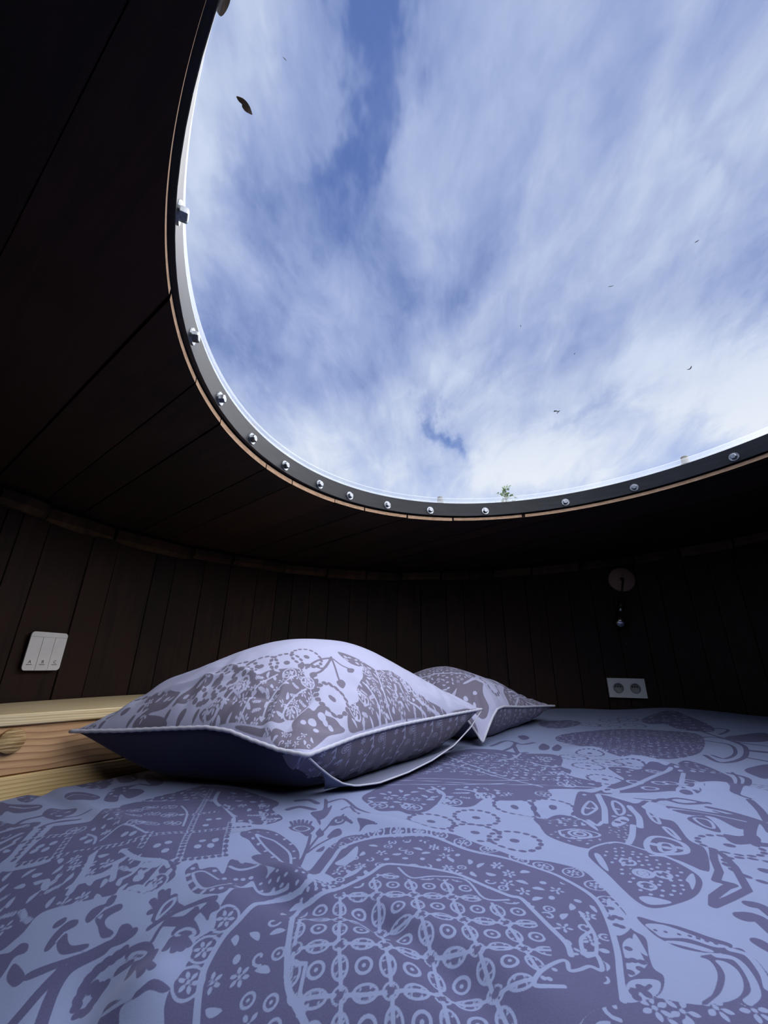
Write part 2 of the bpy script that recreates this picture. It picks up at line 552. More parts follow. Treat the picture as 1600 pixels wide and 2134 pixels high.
# block course between the wall boards and the ceiling
tr = empty('trim_1', (CX, CY, 0.45))
tag(tr, 'course of weathered wooden blocks between wall and ceiling', None, None, 'structure')
d = -180.0
while d < 180:
    w = random.uniform(4.0, 11.0)
    e = min(d + w, 180)
    if 180 - e < 3: e = 180
    dr = random.uniform(0.010, 0.034)
    zz = random.uniform(0.0, 0.010)
    V = []
    ns = max(2, int((e - d) / 2.5))
    for j in range(ns + 1):
        dd = d + 0.15 + (e - d - 0.3) * j / ns
        ee = 0.006 if j in (0, ns) else 0.0
        p, q = wpt(dd, RR - dr + ee, 0), wpt(dd, RR + 0.02, 0)
        t_ = ceil_z(p.x, p.y) - 0.001
        t2 = ceil_z(q.x, q.y) - 0.001
        b_ = t_ - EAVE + zz
        p2 = wpt(dd, RR - dr + ee + 0.012, 0)
        V += [(p2.x, p2.y, t_), (p.x, p.y, t_ - 0.012), (p.x, p.y, b_ + 0.012), (p2.x, p2.y, b_), (q.x, q.y, b_), (q.x, q.y, t2)]
    F = grid_faces(ns + 1, 6, closed_v=True)
    F += [(0, 1, 2, 3, 4, 5), tuple(ns * 6 + k for k in (5, 4, 3, 2, 1, 0))]
    me = mesh('block', [Vector(v) - tr.location for v in V], F)
    link('block', me, M_BLOCK, tr)
    d = e

# ceiling: tilted deck of parallel boards with the round opening cut out of them
DX, DY = math.sin(PLANK_AZ), math.cos(PLANK_AZ)          # along the boards
NX, NY = math.cos(PLANK_AZ), -math.sin(PLANK_AZ)         # across the boards
PT = 0.0105                                              # board thickness


def deck(name, r_in, r_out, z0, z1, mat, n=128):
    """a ring slab following the ceiling slope; rings round the opening and round the room are joined"""
    V, F = [], []
    for k in range(n):
        a = 2 * PI * k / n
        x0, y0 = OX + r_in * math.cos(a), OY + r_in * math.sin(a)
        # outer point: same bearing from the opening centre, on the room circle
        dx, dy = math.cos(a), math.sin(a)
        ex, ey = OX - CX, OY - CY
        b = ex * dx + ey * dy
        s = -b + math.sqrt(b * b - (ex * ex + ey * ey) + r_out * r_out)
        x1, y1 = OX + s * dx, OY + s * dy
        V += [(x0, y0, ceil_z(x0, y0) + z0), (x1, y1, ceil_z(x1, y1) + z0), (x1, y1, ceil_z(x1, y1) + z1), (x0, y0, ceil_z(x0, y0) + z1)]
    F = grid_faces(n, 4, closed_u=True, closed_v=True)
    return link(name, mesh(name, V, F), mat)


ceiling = deck('ceiling', OR + 0.004, RR + 0.08, PT + 0.0005, 0.045, M_BLACK)
tag(ceiling, 'sloping ceiling of dark boards around the round skylight', None, None, 'structure')

cN = CX * NX + CY * NY
oN = OX * NX + OY * NY
cs = [0.0045, 0.146, 0.2525, 0.343, 0.5135, 0.614, 0.780, 0.893, 1.048, 1.19, 1.352, 1.4555]
lo = cs[0]
pre = []
while lo > cN - RR - 0.02:
    lo -= random.uniform(0.10, 0.15)
    pre.append(lo)
cs = list(reversed(pre)) + cs
while cs[-1] < cN + RR + 0.02:
    cs.append(cs[-1] + random.uniform(0.10, 0.16))


def span(nv, c, r):
    """half extent along the board of a circle (centre offset c, radius r) at cross position nv"""
    q = r * r - (nv - c) ** 2
    return math.sqrt(q) if q > 0 else None


cD = CX * DX + CY * DY
oD = OX * DX + OY * DY
for i in range(len(cs) - 1):
    g = random.choice((0.0012, 0.0018, 0.003))
    n0, n1 = cs[i] + (g if abs(cs[i]) > 0.01 else 0.0006), cs[i + 1] - (g if abs(cs[i + 1]) > 0.01 else 0.0006)
    pr = random.uniform(-0.0012, 0.0008)
    ro = RR + 0.03

    def strip(a_of, b_of, na, nb):
        """board piece between two end curves; pale end-grain where it meets the opening"""
        ns = 48 if 'inner' in (a_of.__name__, b_of.__name__) else 10
        V, F, mi = [], [], []
        rows = []
        for k in range(ns + 1):
            nv = na + (nb - na) * k / ns
            a, b = a_of(nv), b_of(nv)
            if a is None or b is None or b - a < 1e-4:
                continue
            rows.append((nv, a, b))
        if len(rows) < 2: return
        for nv, a, b in rows:
            for s in (a, b):
                x, y = NX * nv + DX * s, NY * nv + DY * s
                V += [(x, y, ceil_z(x, y) + pr), (x, y, ceil_z(x, y) + PT)]
        m = len(rows)
        for k in range(m - 1):
            a, b = 4 * k, 4 * (k + 1)
            F += [(a, b, b + 2, a + 2), (a + 1, a + 3, b + 3, b + 1), (a, a + 1, b + 1, b), (a + 2, b + 2, b + 3, a + 3)]
            mi += [0, 0, 1 if a_of.__name__ == 'inner' else 0, 1 if b_of.__name__ == 'inner' else 0]
        F += [(0, 2, 3, 1), (4 * m - 4, 4 * m - 3, 4 * m - 1, 4 * m - 2)]
        mi += [0, 0]
        me = mesh('plank', V, F)
        me.materials.append(M_PLANK)
        me.materials.append(M_CUT)
        me.polygons.foreach_set('material_index', mi)
        link('plank', me, None, ceiling)

    def lo_out(nv):
        s = span(nv, cN, ro); return None if s is None else cD - s

    def hi_out(nv):
        s = span(nv, cN, ro); return None if s is None else cD + s

    lo_n, hi_n = oN - OR, oN + OR
    if n1 <= lo_n or n0 >= hi_n:
        strip(lo_out, hi_out, n0, n1)
    else:
        def mk(sign):
            def inner(nv):
                s = span(nv, oN, OR)
                return oD + sign * (s if s is not None else 0.0)
            return inner
        strip(lo_out, mk(-1), n0, n1)
        strip(mk(1), hi_out, n0, n1)

# ------------------------------------------------------------------ the skylight
sky_l = empty('skylight', (OX, OY, ceil_z(OX, OY)))
tag(sky_l, 'large round skylight with bolted dark band and clear dome', 'skylight', None, 'thing')
_o = sky_l.location.copy()


def ring_part(name, prof, mat, n=160, smooth=True):
    """prof: (radius, height above ceiling face), closed loop, around the opening"""
    V = []
    for k in range(n):
        a = 2 * PI * k / n
        for r, h in prof:
            x, y = OX + r * math.cos(a), OY + r * math.sin(a)
            V.append(Vector((x, y, ceil_z(x, y) + h)) - _o)
    me = mesh(name, V, grid_faces(n, len(prof), closed_u=True, closed_v=True))
    o = link(name, me, mat, sky_l)
    if smooth:
        me.shade_smooth()
        try: me.set_sharp_from_angle(angle=math.radians(40))
        except Exception: pass
    return o


BI = 0.7075                                       # inner radius of the band
ring_part('band', [(BI, 0.0150), (BI + 0.0008, 0.0142), (BI + 0.018, 0.0142), (BI + 0.018, 0.0605), (BI + 0.0008, 0.0605), (BI, 0.0597)], M_BAND)
ring_part('kerb', [(BI + 0.0185, 0.0455), (BI + 0.075, 0.0455), (BI + 0.075, 0.0585), (BI + 0.0185, 0.0585)], M_BLACK)
ring_part('lip', [(BI + 0.0005, 0.0662), (BI + 0.0050, 0.0662), (BI + 0.0050, 0.0790), (BI + 0.0005, 0.0790)], M_LIP)
ring_part('flange', [(BI + 0.001, 0.0612), (BI + 0.07, 0.0612), (BI + 0.07, 0.0662), (BI + 0.001, 0.0662)], M_RIM)

DOME_RISE = 0.17


def dome_h(r):
    """height of the dome above the ceiling face at radius r"""
    k = min(1.0, r / (BI + 0.002))
    return 0.0662 + DOME_RISE * (1 - k ** 2.6) ** 0.85


V, F = [], []
nr, na = 28, 128
for i in range(nr + 1):
    r = (BI + 0.002) * math.sin(i / nr * PI / 2)
    for k in range(na):
        a = 2 * PI * k / na
        x, y = OX + r * math.cos(a), OY + r * math.sin(a)
        V.append(Vector((x, y, ceil_z(x, y) + dome_h(r))) - _o)
F = [f for f in grid_faces(nr + 1, na, closed_v=True)]
me = mesh('dome', V, F)
dome = link('dome', me, M_DOME, sky_l, True)

BOLTS = [-153.8, -168.7, 179.2, 167.7, 156.6, 145.4, 135.8, 124.0, 110.8, 94.5, 72.5, 55.7, 34.9]
ext = [16, -2, -19, -36, -54, -72, -90, -107, -121, -133]
bm = bmesh.new()
# hexagon head on a round washer face, axis +x
for (r0, x0, r1, x1, ns) in ((0.0128, 0.0, 0.0122, 0.0026, 24), (0.0080, 0.0026, 0.0078, 0.0090, 6), (0.0078, 0.0090, 0.0064, 0.0101, 6)):
    ra = [bm.verts.new((x0, r0 * math.cos(2 * PI * k / ns), r0 * math.sin(2 * PI * k / ns))) for k in range(ns)]
    rb = [bm.verts.new((x1, r1 * math.cos(2 * PI * k / ns), r1 * math.sin(2 * PI * k / ns))) for k in range(ns)]
    for k in range(ns):
        bm.faces.new((ra[k], ra[(k + 1) % ns], rb[(k + 1) % ns], rb[k]))
    bm.faces.new(rb)
bmesh.ops.recalc_face_normals(bm, faces=bm.faces)
bolt_me = bpy.data.meshes.new('bolt')
bm.to_mesh(bolt_me); bm.free()
bolt_me.materials.append(M_CHROME)
for dg in BOLTS + ext:
    a = math.radians(dg)
    x, y = OX + BI * math.cos(a), OY + BI * math.sin(a)
    o = link('bolt', bolt_me, None, sky_l)
    o.location = Vector((x, y, ceil_z(x, y) + 0.0305)) - _o
    o.rotation_euler = (random.uniform(0, 1), 0, 0)
    o.matrix_local = Matrix.Translation(o.location) @ Matrix.Rotation(a + PI, 4, 'Z') @ Matrix.Rotation(random.uniform(0, 1.0), 4, 'X')
for dg in (106.5, 44.2, 165.0, -20.0, -80.0, -140.0):
    a = math.radians(dg)
    x, y = OX + (BI + 0.030) * math.cos(a), OY + (BI + 0.030) * math.sin(a)
    M = Matrix.Translation(Vector((x, y, ceil_z(x, y) + 0.0665)) - _o)
    lathe('cap', [(0, 0.0), (0.0135, 0.0), (0.0135, 0.004), (0.0105, 0.005), (0.0100, 0.026), (0.0088, 0.028), (0, 0.028)], M_GREY, sky_l, 20, M)

# ------------------------------------------------------------------ head-end ledge of pine boards
LAZ = math.radians(35)
EX, EY = math.sin(LAZ), math.cos(LAZ)             # along the ledge
QX, QY = EY, -EX                                  # from the ledge towards the foot of the bed
P0 = Vector((-0.66, 0.792, 0))
kc = (CX - P0.x) * EX + (CY - P0.y) * EY          # foot of the centre on the ledge line
dc = (CX - P0.x) * QX + (CY - P0.y) * QY
RI = RR - 0.010
half = math.sqrt(RI * RI - dc * dc)


def led(k, q, z):
    return Vector((P0.x + EX * k + QX * q, P0.y + EY * k + QY * q, z))


ledge = empty('bed_ledge', led(kc, 0, -0.495))
tag(ledge, 'straight pale pine ledge along the head of the bed', 'ledge')
lo_ = ledge.location.copy()


def lp(name, outline, dv, mat, parent=ledge, bevel=0.0):
    o = prism(name, [Vector(p) - lo_ for p in outline], dv, mat, parent, bevel)
    return o


out = []
ns = 40
h1 = math.sqrt(RI * RI - (dc - 0.006) ** 2)
out.append(led(kc - h1 * 0.999, 0.006, -0.111))
out.append(led(kc + h1 * 0.999, 0.006, -0.111))
a_end = math.atan2(*reversed([(led(kc + half, 0, 0) - Vector((CX, CY, 0))).x, (led(kc + half, 0, 0) - Vector((CX, CY, 0))).y]))
a_sta = math.atan2(*reversed([(led(kc - half, 0, 0) - Vector((CX, CY, 0))).x, (led(kc - half, 0, 0) - Vector((CX, CY, 0))).y]))
if a_sta < a_end: a_sta += 2 * PI
for k in range(1, ns):
    a = a_end + (a_sta - a_end) * k / ns
    out.append(Vector((CX + RI * math.cos(a), CY + RI * math.sin(a), -0.111)))
lp('top_board', out, (0, 0, 0.019), M_LEDGE_TOP, bevel=0.002)
for nm, z0, z1, mt, q in (('front_board', -0.1885, -0.1125, M_LEDGE, 0.0), ('front_board', -0.495, -0.1905, M_LEDGE2, 0.003)):
    h_ = math.sqrt(RI * RI - (dc - q + 0.026) ** 2) * 0.997
    o = [led(kc - h_, q, z0), led(kc + h_, q, z0), led(kc + h_, q, z1), led(kc - h_, q, z1)]
    lp(nm, o, (-QX * 0.024, -QY * 0.024, 0), mt, bevel=0.0015)
# round wooden plug on the front board
kb = 0.026
KN = Matrix.Translation(led(kb, 0.0005, -0.1345) - lo_) @ Matrix((Vector((EX, EY, 0)), Vector((0, 0, 1)), Vector((QX, QY, 0)))).transposed().to_4x4()
kn = lathe('plug', [(0, 0), (0.0195, 0.0), (0.0200, 0.003), (0.0199, 0.0060), (0, 0.0060)], M_KNOBRIM, ledge, 28, KN)
lathe('plug_face', [(0, 0.0055), (0.0194, 0.0055), (0.0194, 0.0072), (0.0186, 0.0080), (0, 0.0082)], M_KNOB, kn, 28, KN)
#KNOBMARKS

# ------------------------------------------------------------------ the printed fabric
class Print:
    """a two-ink cloth print as a distance field on a rectangular sampling (x, y in metres on the flat cloth)"""
    def __init__(s, xs, ys):
        s.xs, s.ys = np.asarray(xs), np.asarray(ys)
        s.S = np.full((len(ys), len(xs)), -0.01, dtype=np.float32)

    def box(s, x0, x1, y0, y1, m=0.006):
        i0, i1 = np.searchsorted(s.xs, (x0 - m, x1 + m))
        j0, j1 = np.searchsorted(s.ys, (y0 - m, y1 + m))
        if i1 - i0 < 1 or j1 - j0 < 1: return None
        X, Y = np.meshgrid(s.xs[i0:i1], s.ys[j0:j1])
        return (slice(j0, j1), slice(i0, i1)), X, Y

    def put(s, sl, d, ink, clip=None):
        d = np.clip(d, -0.01, 0.01).astype(np.float32)
        if clip is not None: d = np.minimum(d, clip[sl])
        if ink > 0: s.S[sl] = np.maximum(s.S[sl], d)
        else: s.S[sl] = np.minimum(s.S[sl], -d)

    def seg(s, X, Y, pts, closed):
        best = np.full(X.shape, 1e9)
        m = len(pts)
        for i in range(m if closed else m - 1):
            ax, ay = pts[i]
            bx, by = pts[(i + 1) % m]
            dx, dy = bx - ax, by - ay
            l2 = dx * dx + dy * dy + 1e-15
            t = np.clip(((X - ax) * dx + (Y - ay) * dy) / l2, 0, 1)
            best = np.minimum(best, (X - ax - t * dx) ** 2 + (Y - ay - t * dy) ** 2)
        return np.sqrt(best)

    def sdf(s, pts, full=False):
        """signed distance field of a closed outline over its own box, + inside"""
        xs = [p[0] for p in pts]; ys = [p[1] for p in pts]
        b = s.box(min(xs), max(xs), min(ys), max(ys))
        if b is None: return None
        sl, X, Y = b
        d = s.seg(X, Y, pts, True)
        ins = np.zeros(X.shape, bool)
        m = len(pts)
        for i in range(m):
            ax, ay = pts[i]; bx, by = pts[(i + 1) % m]
            if ay == by: continue
            c = (ay > Y) != (by > Y)
            ins ^= c & (X < (bx - ax) * (Y - ay) / (by - ay) + ax)
        return sl, np.where(ins, d, -d)

    def poly(s, pts, ink, clip=None):
        r = s.sdf(pts)
        if r is not None: s.put(r[0], r[1], ink, clip)

    def line(s, pts, w, ink, closed=False, clip=None):
        xs = [p[0] for p in pts]; ys = [p[1] for p in pts]
        b = s.box(min(xs), max(xs), min(ys), max(ys), w + 0.004)
        if b is None: return
        sl, X, Y = b
        s.put(sl, w / 2 - s.seg(X, Y, pts, closed), ink, clip)

    def ring(s, x, y, r, w, ink, clip=None):
        b = s.box(x - r, x + r, y - r, y + r, w + 0.004)
        if b is None: return
        sl, X, Y = b
        s.put(sl, w / 2 - np.abs(np.hypot(X - x, Y - y) - r), ink, clip)

    def dot(s, x, y, r, ink, clip=None, asp=1.0, rot=0.0):
        b = s.box(x - r * asp, x + r * asp, y - r * asp, y + r * asp)
        if b is None: return
        sl, X, Y = b
        c, q = math.cos(rot), math.sin(rot)
        u = ((X - x) * c + (Y - y) * q) / asp
        v = -(X - x) * q + (Y - y) * c
        s.put(sl, r - np.hypot(u, v), ink, clip)

    def mask(s, pts):
        """full-size field of an outline, used to clip fillings"""
        f = np.full(s.S.shape, -0.01, np.float32)
        r = s.sdf(pts)
        if r is not None: f[r[0]] = np.clip(r[1], -0.01, 0.01)
        return f


def smooth(pts, closed=True, k=5):
    """Catmull-Rom through the points"""
    n = len(pts)
    out = []
    for i in range(n if closed else n - 1):
        if closed: p = [pts[(i + j - 1) % n] for j in range(4)]
        else: p = [pts[max(0, min(n - 1, i + j - 1))] for j in range(4)]
        for q in range(k):
            t = q / k
            out.append(tuple(0.5 * (2 * p[1][c] + (p[2][c] - p[0][c]) * t + (2 * p[0][c] - 5 * p[1][c] + 4 * p[2][c] - p[3][c]) * t * t
                                    + (3 * p[1][c] - p[0][c] - 3 * p[2][c] + p[3][c]) * t ** 3) for c in (0, 1)))
    if not closed: out.append(tuple(pts[-1]))
    return out


def leaf_pts(x, y, l, w, rot, bend=0.0):
    a = []
    N = 8
    for k in range(N + 1):
        t = k / N
        a.append((t * l, w * math.sin(PI * t) ** 0.8 + bend * math.sin(PI * t) * l))
    for k in range(N - 1, 0, -1):
        t = k / N
        a.append((t * l, -w * math.sin(PI * t) ** 0.8 + bend * math.sin(PI * t) * l))
    c, s = math.cos(rot), math.sin(rot)
    return [(x + u * c - v * s, y + u * s + v * c) for u, v in a]


def flower(P, x, y, r, ink, rot=0.0, n=6, clip=None):
    for k in range(n):
        a = rot + 2 * PI * k / n
        P.poly(leaf_pts(x + 0.25 * r * math.cos(a), y + 0.25 * r * math.sin(a), r * 0.75, r * 0.20, a), ink, clip)
    P.dot(x, y, r * 0.18, ink, clip)


def rosette(P, x, y, r, ink, clip=None, rot=0.0):
    """small wheel flower inside an outline"""
    P.ring(x, y, r, r * 0.20, ink, clip)
    flower(P, x, y, r * 0.75, ink, rot, 6, clip)


def dotted_ring(P, x, y, r, ink=1, n=16, clip=None, squash=1.0, rot=0.0):
    for k in range(n):
        a = 2 * PI * k / n + rot
        P.dot(x + r * math.cos(a), y + r * squash * math.sin(a), r * 0.115, ink, clip, 1.45, a + PI / 2)
    P.dot(x, y, r * 0.20, ink, clip)


def sprig(P, x, y, l, rot, ink, clip=None):
    """a stalk with alternate leaves"""
    c, s = math.cos(rot), math.sin(rot)
    P.line([(x, y), (x + l * c, y + l * s)], l * 0.05, ink, False, clip)
    for k in range(4):
        t = 0.2 + 0.2 * k
        for sg in (-1, 1):
            P.poly(leaf_pts(x + t * l * c, y + t * l * s, l * 0.26, l * 0.07, rot + sg * 0.8), ink, clip)
    P.poly(leaf_pts(x + 0.9 * l * c, y + 0.9 * l * s, l * 0.28, l * 0.08, rot), ink, clip)


def fill(P, outline, step, seed, kinds, ink=-1, margin=0.004, clip=None, size=1.0):
    """scatter small motifs inside an outline on a jittered lattice"""
    rn = random.Random(seed)
    xs = [p[0] for p in outline]; ys = [p[1] for p in outline]
    f = clip if clip is not None else P.mask(outline)

    def inside(x, y):
        r = False
        m = len(outline)
        for i in range(m):
            ax, ay = outline[i]; bx, by = outline[(i + 1) % m]
            if (ay > y) != (by > y) and x < (bx - ax) * (y - ay) / (by - ay) + ax: r = not r
        return r
    j = 0
    y = min(ys) + step * 0.4
    while y < max(ys):
        x = min(xs) + step * (0.3 if j % 2 else 0.8)
        while x < max(xs):
            qx, qy = x + rn.uniform(-.18, .18) * step, y + rn.uniform(-.18, .18) * step
            kd = rn.choice(kinds)
            if inside(qx, qy):
                z = step * size
                rot = rn.uniform(0, 2 * PI)
                if kd == 'flower': flower(P, qx, qy, z * 0.36, ink, rot, rn.choice((5, 6)), f)
                elif kd == 'dot': P.dot(qx, qy, z * 0.13, ink, f, 1.3, rot)
                elif kd == 'leaf': P.poly(leaf_pts(qx - z * .3 * math.cos(rot), qy - z * .3 * math.sin(rot), z * 0.62, z * 0.13, rot, 0.12), ink, f)
                elif kd == 'ring': P.ring(qx, qy, z * 0.20, z * 0.09, ink, f); P.dot(qx, qy, z * 0.06, ink, f)
                elif kd == 'rosette': rosette(P, qx, qy, z * 0.34, ink, f, rot)
                elif kd == 'curl':
                    pts = [(qx + z * (0.05 + 0.055 * t) * math.cos(rot + t), qy + z * (0.05 + 0.055 * t) * math.sin(rot + t)) for t in [k * 0.5 for k in range(10)]]
                    P.line(pts, z * 0.10, ink, False, f)
                elif kd == 'sprig': sprig(P, qx - z * .4 * math.cos(rot), qy - z * .4 * math.sin(rot), z * 0.75, rot, ink, f)
                elif kd == 'scale': P.poly(leaf_pts(qx, qy, z * 0.55, z * 0.20, rot * 0.06 + 0.5), ink, f)
            x += step
        y += step * 0.87
        j += 1


def paint(P, shapes):
    """draw a list of traced shapes: (kind, data...)"""
    masks = {}
    for it in shapes:
        k = it[0]
        if k == 'poly':            # outline, ink, smooth
            pts = smooth(it[1]) if it[3] else it[1]
            P.poly(pts, it[2])
        elif k == 'line':          # points, width, ink, closed, smooth
            pts = smooth(it[1], it[4]) if it[5] else it[1]
            P.line(pts, it[2], it[3], it[4])
        elif k == 'dring':
            dotted_ring(P, it[1], it[2], it[3], it[4])
        elif k == 'ring':
            P.ring(it[1], it[2], it[3], it[4], it[5])
        elif k == 'dot':
            P.dot(it[1], it[2], it[3], it[4])
        elif k == 'rosette':
            rosette(P, it[1], it[2], it[3], it[4])
        elif k == 'leaf':
            P.poly(leaf_pts(*it[1]), it[2])
        elif k == 'flower':
            flower(P, it[1], it[2], it[3], it[4])
        elif k == 'sprig':
            sprig(P, it[1], it[2], it[3], it[4], it[5])
        elif k == 'fill':          # outline, step, seed, kinds, ink, size
            fill(P, smooth(it[1]), it[2], it[3], it[4], it[5], size=it[6])
        elif k == 'scallop':       # outline: light wavy line inset, with rosettes along it
            pts = smooth(it[1], it[4])
            acc = 0.0
            for i in range(1, len(pts)):
                acc += math.hypot(pts[i][0] - pts[i - 1][0], pts[i][1] - pts[i - 1][1])
                if acc > it[2]:
                    acc = 0
                    rosette(P, pts[i][0], pts[i][1], it[3], -1)
        elif k == 'dotline':       # string of dots in ink on a band of the other ink
            pts = smooth(it[1], False) if len(it[1]) > 2 else it[1]
            P.line(pts, it[2] * 2.6, -it[3])
            acc = 0.0
            for i in range(len(pts) - 1):
                (ax, ay), (bx, by) = pts[i], pts[i + 1]
                L = math.hypot(bx - ax, by - ay)
                s_ = acc
                while s_ < L:
                    P.dot(ax + (bx - ax) * s_ / L, ay + (by - ay) * s_ / L, it[2], it[3])
                    s_ += it[2] * 2.5
                acc = s_ - L
        elif k == 'lattice':       # outline, two line families, rings and lens arcs
            outline = smooth(it[1])
            f = P.mask(outline)
            (ax, ay), (ux, uy), (vx, vy), nu, nv = it[2]
            for i in range(-nu, nu + 1):
                P.line([(ax + ux * i + vx * j * .5 + 0.0012 * math.sin(j * 1.3 + i), ay + uy * i + vy * j * .5) for j in range(-2 * nv, 2 * nv + 1)], it[3], -1, False, f)
            for j in range(-nv, nv + 1):
                P.line([(ax + ux * i * .5 + vx * j, ay + uy * i * .5 + vy * j + 0.0012 * math.sin(i * 1.3 + j)) for i in range(-2 * nu, 2 * nu + 1)], it[3], -1, False, f)
            lu, lv = math.hypot(ux, uy), math.hypot(vx, vy)
            for i in range(-nu, nu + 1):
                for j in range(-nv, nv + 1):
                    x, y = ax + ux * i + vx * j, ay + uy * i + vy * j
                    mx, my = x + (ux + vx) / 2, y + (uy + vy) / 2
                    P.ring(mx, my, lu * 0.16, it[3] * 0.85, -1, f)
                    P.dot(mx, my, lu * 0.045, -1, f)
                    P.dot(x, y, it[3] * 0.9, 1, f)
                    for q4 in range(4):
                        a4 = PI / 4 + q4 * PI / 2
                        P.line([(x + lu * 0.15 * math.cos(a4 + e4), y + lu * 0.15 * math.sin(a4 + e4)) for e4 in (-0.5, -0.25, 0, 0.25, 0.5)], it[3] * 0.6, -1, False, f)
                    for (wx, wy, ln) in ((ux, uy, lu), (vx, vy, lv)):
                        an = math.atan2(wy, wx)
                        hx, hy = x + wx / 2, y + wy / 2
                        for sg in (-1, 1):
                            arc = [(hx + ln * 0.24 * math.cos(t) * math.cos(an) - sg * ln * 0.15 * math.sin(t) * math.sin(an),
                                    hy + ln * 0.24 * math.cos(t) * math.sin(an) + sg * ln * 0.15 * math.sin(t) * math.cos(an)) for t in [PI * q / 10 for q in range(11)]]
                            P.line(arc, it[3] * 0.70, -1, False, f)
                            for sh in (-0.10, 0.10):
                                P.dot(hx + wx * sh - sg * ln * 0.07 * math.sin(an), hy + wy * sh + sg * ln * 0.075 * math.cos(an), ln * 0.026, -1, f)


